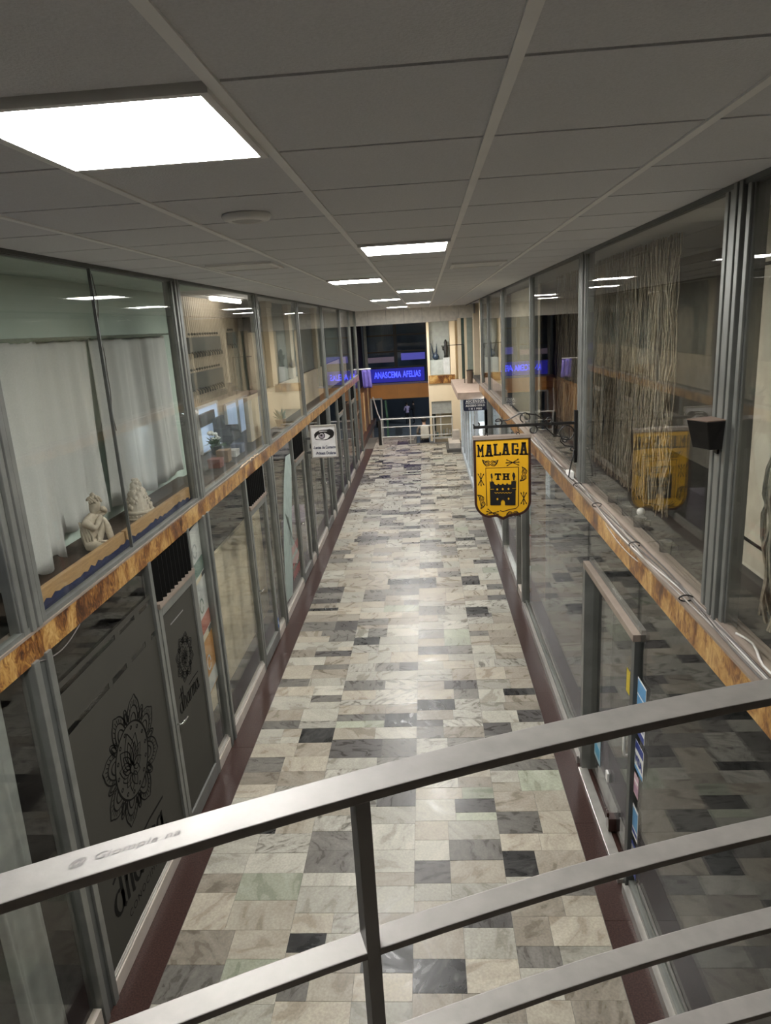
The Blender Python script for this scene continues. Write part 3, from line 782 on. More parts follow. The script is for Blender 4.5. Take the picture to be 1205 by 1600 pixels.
# seated statue, head resting on its knee
def seated_statue(o, s):
    t = thing('seated_statue', 'cream statue of a seated figure resting its head on one knee', 'statue', o)
    def p(x, y, z): return (o[0] + x * s, o[1] + y * s, o[2] + z * s)
    J = {'pel': (p(0, -.02, .09), .10 * s), 'belly': (p(.01, -.03, .24), .095 * s), 'chest': (p(.05, -.02, .38), .10 * s), 'neck': (p(.09, .02, .47), .045 * s),
         'head': (p(.12, .06, .56), .085 * s), 'crown': (p(.12, .05, .66), .06 * s),
         'hipR': (p(.05, .10, .09), .075 * s), 'kneeR': (p(.14, .18, .37), .06 * s), 'footR': (p(.22, .17, .04), .04 * s), 'toeR': (p(.31, .20, .025), .03 * s),
         'hipL': (p(.05, -.10, .08), .075 * s), 'kneeL': (p(.24, -.14, .07), .06 * s), 'footL': (p(.27, .10, .05), .045 * s), 'toeL': (p(.30, .22, .04), .03 * s),
         'shR': (p(.07, .13, .40), .06 * s), 'elR': (p(.17, .21, .46), .045 * s), 'haR': (p(.17, .10, .52), .035 * s),
         'shL': (p(.06, -.14, .39), .06 * s), 'elL': (p(.15, -.10, .30), .045 * s), 'haL': (p(.19, .04, .44), .035 * s)}
    Bn = [('pel', 'belly'), ('belly', 'chest'), ('chest', 'neck'), ('neck', 'head'), ('head', 'crown'), ('pel', 'hipR'), ('hipR', 'kneeR'), ('kneeR', 'footR'), ('footR', 'toeR'),
          ('pel', 'hipL'), ('hipL', 'kneeL'), ('kneeL', 'footL'), ('footL', 'toeL'), ('chest', 'shR'), ('shR', 'elR'), ('elR', 'haR'), ('chest', 'shL'), ('shL', 'elL'), ('elL', 'haL')]
    skin('body', J, Bn, stone, t)
    mb = MB()
    for k in range(46):
        a = R.uniform(0, 2 * pi); b = R.uniform(.1, 1.35)
        mb.blob(p(.115 + .085 * cos(a) * cos(b), .05 + .085 * sin(a) * cos(b), .60 + .085 * sin(b)), .020 * s, 1)
    mb.blob(p(.11, .05, .70), .035 * s, 1)
    mb.build('curled_hair', stone, t, smooth=True)
    mb = MB()
    for k in range(6): mb.tube([p(.10 + .02 * k, -.16 + .03 * k, .05), p(.14 + .02 * k, -.05 + .03 * k, .13 - .01 * k), p(.28, .10 + .03 * k, .05)], .016 * s, 6)
    for k in range(4): mb.tube([p(-.02 + .03 * k, -.13, .40 - .02 * k), p(.0 + .03 * k, -.14 + .02 * k, .2), p(.02 + .03 * k, -.13, .05)], .014 * s, 6)
    mb.build('robe_folds', stone, t, smooth=True)
seated_statue((-2.42, 4.62, 2.585), .56)
t = thing('pyramid_statue', 'cream pyramid-shaped carved deity statue on a beaded oval base', 'statue', (-2.40, 5.48, 2.585))
o3 = Vector((-2.40, 5.48, 2.585))
mb = MB().lathe([(.115, 0), (.12, .012), (.11, .02), (.112, .05), (.12, .058), (.117, .07), (.10, .075)], o3, 26); mb.build('base', stone, t)
mb = MB()
for k in range(22): mb.blob(o3 + Vector((.114 * cos(k * 2 * pi / 22), .114 * sin(k * 2 * pi / 22), .036)), .010, 1)
mb.build('bead_row', stone, t, smooth=True)
mb = MB(); mb.lathe([(.10, .075), (.085, .14), (.06, .22), (.035, .29), (.012, .33)], o3, 14)
mb.build('core', stone, t)
mb = MB()
for k in range(120):
    h = R.uniform(.08, .33); rr = .105 * (1 - (h - .07) / .29) + .004; a = R.uniform(0, 2 * pi)
    mb.blob(o3 + Vector((rr * cos(a), rr * sin(a), h)), R.uniform(.010, .02), 1, (1, 1, R.uniform(.8, 1.7)))
mb.build('carved_figures', stone, t, smooth=True)
# dark blue drape in the bay next to the camera
curtain('drape', -2.45, 1.2, 3.1, 2.58, 4.3, 6, .03, 'dark blue drape in the upper left window beside the camera', m=mat('navy_cloth', (.012, .02, .085), .85))
curtain('curtain', -2.23, 2.72, 3.08, .1, 2.36, 2, .02, 'sheer white curtain edge in the lower left window beside the camera', m=mat('sheer_white', (.40, .42, .40), .9, trans=.4))

# ------------------------------------------------------------------ salon room behind upper left bay two
SW = struct('wall_left_salon', (-3.5, 10, 2.54))
K = 2.9 / 3.7
def kz(z): return 4 + (z - 4) * K
B(-2.96, -2.92, 7.6, 11.6, 2.54, ZC + .0).build('plaster', cream, SW)
slat = mat('taupe_slat', (.40, .34, .26), .6)
mb_me = None
y = 7.65
while y < 11.5:
    if mb_me is None:
        o = B(-2.92, -2.905, y, y + .06, kz(2.88), ZC).build('slat', slat, SW); mb_me = o; yb = y
    else:
        c = mb_me.copy(); COL.objects.link(c); c.parent = SW; c.location = Vector(mb_me.location) + Vector((0, y - yb, 0))
    y += .074
def wallthing(name, lab, cat, y0, y1, z0, z1, m, depth=.03, border=None):
    y0, y1, z0, z1 = y0 * K, y1 * K, kz(z0), kz(z1)
    t = thing(name, lab, cat, (-2.9, (y0 + y1) / 2, z0))
    B(-2.905, -2.905 + depth, y0, y1, z0, z1).build('panel', m, t, bevel=.004)
    if border:
        mb = MB()
        for a in ((y0 - .03, y1 + .03, z0 - .03, z0), (y0 - .03, y1 + .03, z1, z1 + .03), (y0 - .03, y0, z0, z1), (y1, y1 + .03, z0, z1)): mb.box(-2.905, -2.905 + depth + .01, *a)
        mb.build('frame', border, t)
    return t, y0, y1, z0, z1
hk = mat('grey_rack', (.10, .105, .095), .6)
for lab, a in (('upper dark display rack with hanging items on the slatted salon wall', (11.1, 12.85, 3.75, 4.0)), ('lower dark display rack with hanging items on the slatted salon wall', (11.0, 12.8, 3.17, 3.45)), ('small dark rack right of the upper salon rack', (13.4, 13.95, 3.82, 4.05))):
    t, y0, y1, z0, z1 = wallthing('display_rack', lab, 'rack', *a, hk)
    n = int((y1 - y0) / .11)
    for i in range(n):
        yy_ = y0 + .05 + i * .11
        MB().tube([(-2.87, yy_, z0 + .02), (-2.84, yy_, z0 - .01), (-2.84, yy_, z0 - .05)], .012, 5).build('hanging_item', hk, t)
    for i in range(n):
        yy_ = y0 + .05 + i * .11
        MB().blob((-2.88, yy_, z1 + .04), .018, 1).build('knob', hk, t)
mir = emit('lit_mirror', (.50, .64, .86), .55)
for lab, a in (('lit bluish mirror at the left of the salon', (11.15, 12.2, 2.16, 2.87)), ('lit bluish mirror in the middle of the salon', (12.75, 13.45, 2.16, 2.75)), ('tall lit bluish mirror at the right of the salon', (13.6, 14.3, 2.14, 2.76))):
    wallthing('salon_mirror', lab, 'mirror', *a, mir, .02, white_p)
t = thing('salon_monitor', 'dark screen across the left salon mirror', 'screen', (-2.84, 9.0, 2.9))
B(-2.862, -2.83, 8.66, 9.25, 2.90, 3.06).build('panel', mat('screen_brown', (.06, .05, .04), .4), t, bevel=.004); B(-2.872, -2.862, 8.9, 9.0, 2.95, 3.0).build('wall_mount', black, t)
zf = 2.54
t = thing('salon_chair', 'low dark armchair in front of the middle salon mirror', 'chair', (-2.68, 9.25, zf))
cm = mat('dark_leather', (.035, .032, .032), .45)
B(-2.80, -2.56, 9.05, 9.45, zf + .10, zf + .20).build('seat', cm, t, bevel=.02)
B(-2.82, -2.76, 9.05, 9.45, zf + .18, zf + .42).build('backrest', cm, t, bevel=.02)
for a in (9.02, 9.42): B(-2.80, -2.58, a, a + .06, zf + .18, zf + .28).build('armrest', cm, t, bevel=.015)
MB().lathe([(.14, 0), (.13, .02), (.04, .04), (.035, .11)], (-2.68, 9.25, zf), 16).build('pedestal', alu, t)
t = thing('potted_plant', 'white flowering plant in a dark pot in the salon', 'plant', (-2.70, 8.72, zf))
MB().lathe([(.05, 0), (.075, .10), (.08, .11), (.07, .11)], (-2.70, 8.72, zf), 14).build('pot', mat('dark_pot', (.06, .07, .06), .5), t)
mb = MB()
leafm = mat('leaf_green', (.06, .13, .05), .5)
for k in range(40):
    a = R.uniform(0, 2 * pi); l = R.uniform(.10, .22); u = R.uniform(.3, 1.2)
    p0 = Vector((-2.70, 8.72, zf + .10)); d = Vector((cos(a) * cos(u), sin(a) * cos(u), sin(u)))
    q = d.cross(Vector((0, 0, 1))).normalized() * .025
    mid = p0 + d * l * .55; tip = p0 + d * l + Vector((0, 0, -.05))
    v = [mb.bm.verts.new(c) for c in (p0, mid + q, tip, mid - q)]; mb.face(v)
mb.build('foliage', leafm, t)
mb = MB()
for k in range(9): mb.blob((-2.70 + R.uniform(-.06, .06), 8.72 + R.uniform(-.06, .06), zf + R.uniform(.18, .30)), .028, 1, jit=.2)
mb.build('flowers', mat('petal_white', (.75, .78, .74), .6), t, smooth=True)
bk = [mat('box_red', (.20, .075, .06), .6), mat('box_tan', (.26, .18, .11), .6), mat('box_white', (.45, .44, .42), .6), mat('box_blue', (.13, .15, .22), .6)]
for k, (yy_, w_, h_, lab) in enumerate(((7.75, .16, .10, 'red box on the shop floor by the wide mullion'), (8.1, .15, .14, 'tan box second along the salon window'), (8.45, .18, .08, 'white box third along the salon window'), (8.75, .14, .11, 'blue box farthest along the salon window'))):
    t = thing('carton', lab, 'box', (-2.45, yy_, zf), 'small boxes by the salon window')
    B(-2.52, -2.38, yy_, yy_ + w_, zf, zf + h_).build('carton_body', bk[k], t, bevel=.004)
    B(-2.523, -2.377, yy_ - .003, yy_ + w_ + .003, zf + h_ - .03, zf + h_ + .003).build('lid', bk[k], t, bevel=.002)
t = thing('salon_light', 'thin white tube light on the salon ceiling', 'light', (-2.6, 9.6, ZC - .05))
MB().tube([(-2.6, 8.9, ZC - .04), (-2.6, 10.3, ZC - .04)], .025, 8).build('tube', emit('salon_tube', (1.0, .95, .87), 18.0), t)
B(-2.65, -2.55, 8.85, 10.35, ZC - .012, ZC).build('tray', white_p, t)
# ------------------------------------------------------------------ bays three onwards, upper left: walls imitating reflections, pilasters, small things
S(B(-2.52, -2.46, 9.6, 22.2, 2.54, 3.15).build('wall_left_reflected_cream', cream))  # added cream wall, mostly imitates reflections of the opposite wall
S(B(-2.62, -2.56, 11.0, 22.2, 3.15, ZC + .03).build('wall_left_reflected_dark', mat('grey_green_board', (.13, .155, .14), .7)))  # dark greenish upper half of the imitated reflections
for k, (a, b) in enumerate(((11.4, 11.75), (13.2, 13.5), (16.4, 16.7))):
    t = thing('pilaster', ['first', 'second', 'third'][k] + ' cream pilaster behind the upper left windows from the camera', 'pilaster', (-2.5, a, 3.15))
    B(-2.555, -2.465, a, b, 3.155, ZC - .003).build('shaft', cream, t, bevel=.006); B(-2.558, -2.455, a - .03, b + .03, ZC - .1, ZC - .002).build('cap', cream, t, bevel=.006)
t = thing('leafy_plant', 'low leafy plant at the foot of the third upper left window', 'plant', (-2.3, 10.9, zf))
MB().lathe([(.06, 0), (.09, .13), (.095, .14)], (-2.3, 10.9, zf), 12).build('pot', bk[1], t)
mb = MB()
for k in range(40):
    a = R.uniform(0, 2 * pi); l = R.uniform(.12, .26); u = R.uniform(.1, 1.0)
    p0 = Vector((-2.3, 10.9, zf + .13)); d = Vector((cos(a) * cos(u) * .45, sin(a) * cos(u) * 1.5, sin(u)))
    q = d.cross(Vector((0, 0, 1))).normalized() * .02; mid = p0 + d * l * .55; tip = p0 + d * l
    mb.face([mb.bm.verts.new(c) for c in (p0, mid + q, tip, mid - q)])
mb.build('foliage', mat('grey_leaf', (.16, .24, .19), .6), t)
t = thing('red_book', 'red book standing at the foot of the third upper left window', 'book', (-2.33, 9.95, zf))
B(-2.36, -2.32, 9.9, 10.1, zf, zf + .26).build('cover', bk[0], t, bevel=.003); B(-2.355, -2.325, 9.903, 10.104, zf + .005, zf + .262).build('pages', bk[2], t)

# ------------------------------------------------------------------ right upper interiors
strm = mat('string_curtain', (.33, .28, .21), .85, 0, .3, 40)
def strings(name, x, y0, y1, z0, z1, n, lab, w=.010, wob=.012):
    mb = MB()
    for k in range(n):
        y = R.uniform(y0, y1); xx = x + R.uniform(-.03, .03); za = z0 + R.uniform(-.02, .05); ph = R.uniform(0, 6); ww = w * R.uniform(.6, 1.3)
        prev = None; m_ = 16
        for i in range(m_ + 1):
            zz = z1 + (za - z1) * i / m_; dx = wob * sin(ph + i * R.uniform(.9, 1.3)); dy = wob * cos(ph * 2 + i * 1.1)
            a = mb.bm.verts.new((xx + dx, y + dy - ww / 2, zz)); b = mb.bm.verts.new((xx + dx, y + dy + ww / 2, zz)); c = mb.bm.verts.new((xx + dx + ww * .7, y + dy, zz))
            if prev: mb.face([prev[0], prev[1], b, a]); mb.face([prev[1], prev[2], c, b]); mb.face([prev[2], prev[0], a, c])
            prev = (a, b, c)
    o = mb.build(name, strm, tag=(lab, 'curtain', None, 'stuff'))
    return o
strings('string_curtain', 1.62, 4.75, 6.95, 2.60, 4.46, 190, 'taupe string curtain behind the near right upper window')
strings('string_curtain', 1.66, 7.2, 9.1, 2.60, 4.46, 70, 'sparse taupe string curtain behind the second right upper window')
strings('string_curtain', 1.52, 2.75, 3.12, 2.58, 4.46, 60, 'thick grey string curtain at the right edge by the camera', .02, .02)
S(B(1.80, 1.84, 1.0, 4.4, 2.54, ZC).build('wall_right_cream_partition', mat('cream_partition', (.44, .39, .31), .7)))
t = thing('panelled_door', 'cream panelled door with dark outline behind the far right upper pane', 'door', (1.79, 3.4, 2.55))
B(1.776, 1.799, 2.9, 4.1, 2.56, 4.35).build('leaf', mat('cream_door', (.46, .41, .33), .6), t)
mb = MB()
for r_ in (3.02, 3.98): mb.box(1.768, 1.776, r_ - .008, r_ + .008, 2.72, 4.2)
for z_ in (2.72, 4.2): mb.box(1.768, 1.776, 3.02, 3.98, z_ - .008, z_ + .008)
mb.build('outline_groove', film_ink, t)
S(B(2.6, 2.65, 4.5, 9.0, 2.54, ZC).build('wall_right_grey_partition', mat('grey_partition', (.17, .15, .125), .8)))
o = B(1.45, 1.47, 9.15, 12.1, 2.58, 4.4).build('roller_blind', mat('cream_blind', (.52, .47, .36), .8, trans=.2), tag=('cream roller blind closing the third right upper window', 'blind'))
S(B(1.75, 1.8, 12.2, 16.9, 2.54, ZC).build('wall_right_far_partition', mat('dark_partition', (.05, .055, .055), .7)))
# clips, cups and tools along the foot of the near right window
gm = mat('glassware', (.16, .16, .15), .2, .3)
for k, (yy_, lab) in enumerate(((5.45, 'small metal cup on the near right window foot, farthest of the row'), (5.05, 'second small metal cup along the near right window foot'), (4.75, 'third small metal cup along the near right window foot'), (4.2, 'nearest small metal cup on the right window foot by the fluted mullion'))):
    t = thing('metal_cup', lab, 'cup', (1.43, yy_, 2.545), 'metal cups by the right window')
    MB().lathe([(.035, 0), (.04, .08), (.045, .085), (.036, .08)], (1.43, yy_, 2.545), 12).build('bowl', gm, t, smooth=True)
    MB().tube([(1.43 + .04, yy_, 2.60), (1.43 + .075, yy_, 2.60), (1.43 + .075, yy_, 2.565), (1.43 + .038, yy_, 2.56)], .006, 6).build('handle', gm, t)
t = thing('spot_lamp', 'small white lamp lying behind the near right window', 'lamp', (1.50, 4.95, 2.545))
MB().lathe([(.035, 0), (.04, .02), (.02, .035), (.018, .05)], (1.50, 4.95, 2.545), 14).build('base', white_p, t, smooth=True)
MB().blob((1.50, 4.95, 2.61), .03, 2).build('globe', white_p, t, smooth=True)

# ------------------------------------------------------------------ shield sign and its bracket
sg = thing('shield_sign', 'yellow shield-shaped hanging shop sign with black castle and lettering', 'sign', (.645, 6.2, 2.24))
YS = 6.2
def SG(x, y): return (.39 + (x - 170) * .0006, 3.000 - (y + (x - 170) * .041 - 200) * .000618)
PS = PFf(YS - .03)
def shield(ins):
    a, b = 170 + ins, 1020 - ins; t0 = 195 + ins * 1.0
    pts = [(a, t0 - (a - 170) * .041), (b, t0 - (b - 170) * .041)]
    rc = 230 - ins
    bl = 1375 - ins * .9
    for i in range(13):
        q = radians(90 * i / 12)
        pts.append((b - rc + rc * cos(q), bl - rc + rc * sin(q) - (b - 170) * .041))
    pts += [(700, bl - 0 - 22), (597, bl + 55 - ins * .3 - 18), (500, bl - 14)]
    for i in range(13):
        q = radians(90 + 90 * i / 12)
        pts.append((a + rc + rc * cos(q), bl - rc + rc * sin(q)))
    return [SG(*p) for p in pts]
MB().prism(shield(8), PFf(YS), -.028, .028).build('board', brown_m, sg, bevel=.003)
PS = PFf(YS - .0281)
MB().prism(shield(42), PFf(YS), .028, .030).build('face', yellow_m, sg)
MB().prism(shield(42), PFf(YS), -.030, -.028).build('rear_face', yellow_m, sg)
MB().ring(shield(6), shield(38), PFf(YS), .026, .040).build('rim', brown_m, sg)
B(.392, .902, YS - .045, YS + .045, 2.985, 3.012).build('top_cap', ledge_m, sg)
PS = PFf(YS - .030)
def rb(mb, pts, w): mb.ribbon([SG(*p) for p in pts], w * .0006, PS, .002)
def serif_letter(mb, ch, x0, x1, y0, y1):
    w = 34; w2 = 24; s = 26
    def foot(x, y): rb(mb, [(x - s - 6, y), (x + s + 6, y)], w2)
    m_ = (x0 + x1) / 2
    if ch == 'M':
        for x in (x0 + 14, x1 - 14): rb(mb, [(x, y0), (x, y1)], 22); rb(mb, [(x - 22, y1 - 10), (x + 22, y1 - 10)], w2); rb(mb, [(x - 20, y0 + 8), (x + 8, y0 + 8)] if x < m_ else [(x - 8, y0 + 8), (x + 20, y0 + 8)], 18)
        rb(mb, [(x0 + 12, y0 + 2), (m_, y0 + (y1 - y0) * .60)], 22); rb(mb, [(m_, y0 + (y1 - y0) * .60), (x1 - 12, y0 + 2)], 22)
    if ch == 'A':
        rb(mb, [(x0 + 16, y1), (m_ - 8, y0)], w); rb(mb, [(x1 - 16, y1), (m_ + 8, y0)], w); foot(x0 + 18, y1 - 10); foot(x1 - 18, y1 - 10); foot(m_, y0 + 10)
        rb(mb, [(x0 + 30, y0 + (y1 - y0) * .62), (x1 - 30, y0 + (y1 - y0) * .62)], w2)
    if ch == 'L':
        rb(mb, [(x0 + 18, y0), (x0 + 18, y1)], w); foot(x0 + 20, y0 + 10); rb(mb, [(x0 - 8, y1 - 12), (x1, y1 - 12)], w2); rb(mb, [(x1 - 10, y1), (x1 - 10, y1 - 48)], w2)
    if ch == 'G':
        rb(mb, [(x1 - 10, y0 + 60), (x1 - 10, y0 + 14), (x0 + 16, y0 + 14)], w2); rb(mb, [(x0 + 16, y0), (x0 + 16, y1 - 5)], w); rb(mb, [(x0 + 8, y1 - 12), (x1 - 6, y1 - 12)], w2)
        rb(mb, [(x1 - 16, y1), (x1 - 16, y0 + (y1 - y0) * .55)], w); foot(x1 - 22, y0 + (y1 - y0) * .58)
    if ch == 'T':
        rb(mb, [(m_, y0), (m_, y1)], 30); rb(mb, [(x0, y0 + 10), (x1, y0 + 10)], 24); rb(mb, [(x0 + 6, y0), (x0 + 6, y0 + 34)], 14); rb(mb, [(x1 - 6, y0), (x1 - 6, y0 + 34)], 14); rb(mb, [(m_ - 28, y1 - 8), (m_ + 28, y1 - 8)], 18)
    if ch == 'H':
        for x in (x0 + 20, x1 - 20): rb(mb, [(x, y0), (x, y1)], 28); rb(mb, [(x - 26, y0 + 8), (x + 26, y0 + 8)], 18); rb(mb, [(x - 26, y1 - 8), (x + 26, y1 - 8)], 18)
        rb(mb, [(x0 + 20, (y0 + y1) / 2), (x1 - 20, (y0 + y1) / 2)], 22)
for ch, x0, x1, y0, y1 in (('M', 235, 325, 290, 468), ('A', 358, 452, 288, 462), ('L', 478, 578, 280, 448), ('A', 600, 700, 272, 442), ('G', 735, 832, 268, 438), ('A', 860, 962, 258, 440)):
    mb = MB(); serif_letter(mb, ch, x0, x1, y0, y1); mb.build('letter', ink, sg)
for ch, x0, x1 in (('T', 482, 578), ('H', 602, 698)):
    mb = MB(); serif_letter(mb, ch, x0, x1, 710, 806); mb.build('letter', ink, sg)
mb = MB(); rb(mb, [(358, 1195), (350, 632), (835, 618), (828, 1195), (790, 1232), (690, 1250), (595, 1282), (552, 1262)], 13); mb.build('panel_line', brown_m, sg)
# castle
mb = MB()
cas = [(408, 1180), (408, 960), (400, 940), (412, 930), (405, 828), (432, 824), (434, 790), (424, 770), (420, 720), (442, 706), (450, 770), (440, 790), (442, 822), (470, 830), (474, 866), (490, 868), (492, 880), (520, 880), (520, 864), (548, 864), (548, 880), (586, 876), (586, 860), (612, 860), (612, 876), (650, 876), (650, 858), (676, 858), (676, 872), (722, 872), (726, 822), (752, 812), (748, 770), (738, 740), (756, 694), (776, 708), (784, 760), (772, 780), (774, 808), (796, 816), (792, 935), (798, 945), (786, 960), (782, 1180), (628, 1180), (626, 1130), (610, 1105), (596, 1098), (582, 1105), (566, 1130), (564, 1180)]
mb.prism([SG(*p) for p in cas], PS, .001, .006); mb.build('castle', ink, sg)
mb = MB()
for cx, cy in ((515, 945), (597, 940), (682, 938), (515, 1090), (682, 1085)): mb.prism([SG(cx + 13 * cos(k * pi / 4), cy + 16 * sin(k * pi / 4)) for k in range(8)], PS, .006, .0075)
for k in range(6): mb.ribbon([SG(475 + k * 42, 990), SG(496 + k * 42, 1002), SG(517 + k * 42, 990)], .004, PS, .0072)
for a, b in (((400, 942), (470, 940)), ((735, 932), (795, 930))): mb.ribbon([SG(*a), SG(*b)], .003, PS, .0072)
for cx, cy in ((440, 835), (765, 825)): mb.ribbon([SG(*q) for q in arc(cx, cy + 12, 26, 200, 340, 8)], .003, PS, .0072)
mb.build('castle_windows', yellow_m, sg)
def mask(cx, cy, L, rot, flip=1):
    mb = MB(); ca, sa = cos(radians(rot)), sin(radians(rot))
    def q(u, v): return (cx + ca * u * L - sa * v * L * flip, cy + sa * u * L + ca * v * L * flip)
    out = [(-1, -.42), (-.6, -.22), (-.25, -.3), (0, -.12), (.25, -.3), (.6, -.22), (1, -.42), (.82, .05), (.5, .36), (.2, .3), (0, .12), (-.2, .3), (-.5, .36), (-.82, .05)]
    rb(mb, [q(*p) for p in out] + [q(*out[0])], 11)
    for s_ in (-1, 1):
        rb(mb, [q(s_ * .45 + .30 * cos(k * pi / 6), .02 + .17 * sin(k * pi / 6)) for k in range(13)], 10)
        rb(mb, [q(s_ * .2, .03), (q(s_ * .7, -.02))], 5)
        rb(mb, [q(s_ * .78, -.1), q(s_ * .95, -.36)], 10)
    mb.build('mask_emblem', ink, sg)
mask(420, 560, 118, 0); mask(912, 725, 108, -82, 1); mask(285, 1125, 108, 78, -1); mask(745, 1318, 112, -3, -1)
def swords(cx, cy, L, rot):
    mb = MB()
    for a in (0, 27, -27):
        ca, sa = cos(radians(rot + a)), sin(radians(rot + a))
        rb(mb, [(cx - ca * L, cy - sa * L), (cx + ca * L, cy + sa * L)], 11)
        for s_ in (-1, 1):
            px, py = cx + s_ * ca * L * .82, cy + s_ * sa * L * .82
            rb(mb, [(px - sa * 12, py + ca * 12), (px + sa * 12, py - ca * 12)], 7)
    mb.build('crossed_swords', ink, sg)
swords(748, 550, 105, -3); swords(278, 800, 100, 90); swords(907, 1080, 100, 90); swords(440, 1300, 100, 14)
br = thing('sign_bracket', 'black wrought iron scroll bracket fixed to the right mullion', 'bracket', (1.3, YS, 3.05))
zb = 3.092
MB().box(.40, 1.29, YS - .012, YS + .012, zb - .012, zb + .012).build('arm', black, br)
B(1.278, 1.302, YS - .02, YS + .02, 2.74, 3.20).build('wall_plate', black, br)
def scroll(pts, r=.006): MB().tube([(u, YS, v) for u, v in pts], r, 6).build('scroll', black, br)
def spiral(cx, cz, r0, r1, a0, a1, n=26): return [(cx + (r0 + (r1 - r0) * i / n) * cos(radians(a0 + (a1 - a0) * i / n)), cz + (r0 + (r1 - r0) * i / n) * sin(radians(a0 + (a1 - a0) * i / n))) for i in range(n + 1)]
scroll(spiral(.435, zb + .03, .035, .012, 180, 420)); scroll([(.60, zb + .02)] + spiral(.62, zb + .035, .030, .03, 200, 520) + [(.70, zb + .05), (.80, zb + .10), (.85, zb + .105)])
scroll(spiral(.852, zb + .065, .042, .042, -90, 250)); scroll([(.86, zb + .10), (.95, zb + .085), (1.03, zb + .03)] + spiral(1.06, zb + .035, .03, .02, 220, 520))
scroll(spiral(.92, zb - .045, .045, .02, 120, -240)); scroll([(.96, zb - .03), (1.02, zb - .02), (1.10, zb - .10), (1.17, zb - .12)]); scroll(spiral(1.215, zb - .085, .062, .062, 0, 350))
scroll([(1.17, zb - .12), (1.16, zb - .16), (1.20, zb - .2), (1.27, zb - .21)]); scroll(spiral(1.20, zb - .15, .03, .012, 0, 400)); scroll(spiral(1.265, zb - .235, .022, .01, 0, 400))
for x in (.51, .79):
    MB().tube([(x, YS, zb - .01), (x, YS, zb - .035), (x + .012, YS, zb - .05), (x, YS, zb - .066), (x - .012, YS, zb - .055)], .004, 6).build('hook', black, br)
    MB().tube([(x + .012 * cos(a * pi / 6), YS, 3.018 + .012 * sin(a * pi / 6)) for a in range(12)], .004, 6, closed=True).build('ring', black, br)
o = MB().tube([(1.275, YS - .03, 2.86), (1.26, YS - .05, 2.80), (1.235, YS - .06, 2.70), (1.225, YS - .05, 2.62), (1.25, YS + .06, 2.60)], .006, 6).build('sign_wire', black, tag=('black wire running from the iron bracket to the white junction box', 'wire'))
t = thing('junction_box', 'small white junction box on the right ledge below the bracket', 'box', (1.285, 6.36, 2.565))
B(1.258, 1.302, 6.30, 6.40, 2.563, 2.63).build('housing', white_p, t, bevel=.004); B(1.262, 1.298, 6.41, 6.47, 2.563, 2.62).build('cover', white_p, t, bevel=.004)

# ------------------------------------------------------------------ loudspeaker on the fluted right mullion
t = thing('loudspeaker', 'black wedge-shaped loudspeaker on the right fluted mullion', 'speaker', (1.23, 3.22, 3.36))
prof_t = [(1.165, 3.23), (1.215, 3.12), (1.305, 3.14), (1.290, 3.27)]
prof_b = [(1.205, 3.25), (1.245, 3.155), (1.305, 3.16), (1.300, 3.27)]
MB().hexa([(x, y, 3.385) for x, y in prof_b] + [(x, y, 3.515) for x, y in prof_t]).build('cabinet', black, t, bevel=.004)
MB().hexa([(x, y, 3.516) for x, y in prof_t] + [(x, y, 3.520) for x, y in prof_t]).build('top_plate', mat('dusty_brown', (.22, .15, .11), .7), t)
B(1.292, 1.304, 3.19, 3.23, 3.36, 3.40).build('wall_bracket', black, t)

# ------------------------------------------------------------------ cables along the right ledge
cl = [(cable_m, 'grey cable on the right ledge, outermost'), (cable_m, 'grey cable on the right ledge that dips in front of the gold fascia'), (cable_d, 'dark cable in the bundle on the right ledge'),
      (cable_w, 'white cable in the bundle on the right ledge'), (cable_m, 'grey cable on the right ledge, nearest the glass'), (cable_d, 'dark cable on the right ledge close to the sill rail')]
for k, (m, lab) in enumerate(cl):
    pts = []
    ph = R.uniform(0, 6)
    for i in range(90):
        y = 8.6 - i * .078
        x = 1.277 + .026 * sin(y * (1.0 + .23 * k) + ph) + .009 * sin(y * 3.1 + ph)
        z = 2.572 + .006 * (k % 3) + .003 * sin(y * 5 + ph)
        if k == 1 and 3.6 < y < 5.4:
            q = sin(pi * (y - 3.6) / 1.8); x = x * (1 - q) + 1.242 * q; z -= .07 * q
        x = min(max(x, 1.243), 1.308)
        pts.append((x, y, z))
    MB().tube(pts, .0046, 6).build('cable', m, tag=(lab, 'cable', 'cables on the right ledge'), smooth=True)
MB().tube([(1.33 + .02 * sin(i * .9), 2.95 - i * .06, 2.592 + .006 * sin(i * .7)) for i in range(30)], .006, 6).build('cable', cable_w, tag=('wavy white cable under the far right pane', 'cable'), smooth=True)
for k, (yy_, lab) in enumerate(((3.4, 'cable tie nearest the loudspeaker mullion'), (4.3, 'second cable tie along the right ledge'), (5.3, 'third cable tie along the right ledge'), (6.0, 'farthest cable tie along the right ledge by the junction box'))):
    MB().tube([(1.272 + .035 * cos(a * pi / 8), yy_, 2.580 + .016 * sin(a * pi / 8)) for a in range(16)], .004, 5, closed=True).build('cable_tie', black, tag=(lab, 'cable tie', 'cable ties on the right ledge'))
MB().tube([(XL + .03, 3.25 + .02 * i, 2.40 - .05 * sin(pi * i / 24)) for i in range(25)], .004, 5).build('loose_wire', cable_d, tag=('loose grey wire sagging below the left fascia near the camera', 'wire'))
MB().tube([(XL + .03 + .01 * sin(i * 1.3), 7.55 + .04 * i, 2.568 + .012 * abs(sin(i * .8))) for i in range(22)], .007, 5).build('cord_bundle', mat('tan_cord', (.5, .38, .26), .7), tag=('knotted tan cord lying on the left fascia cap', 'cord'))

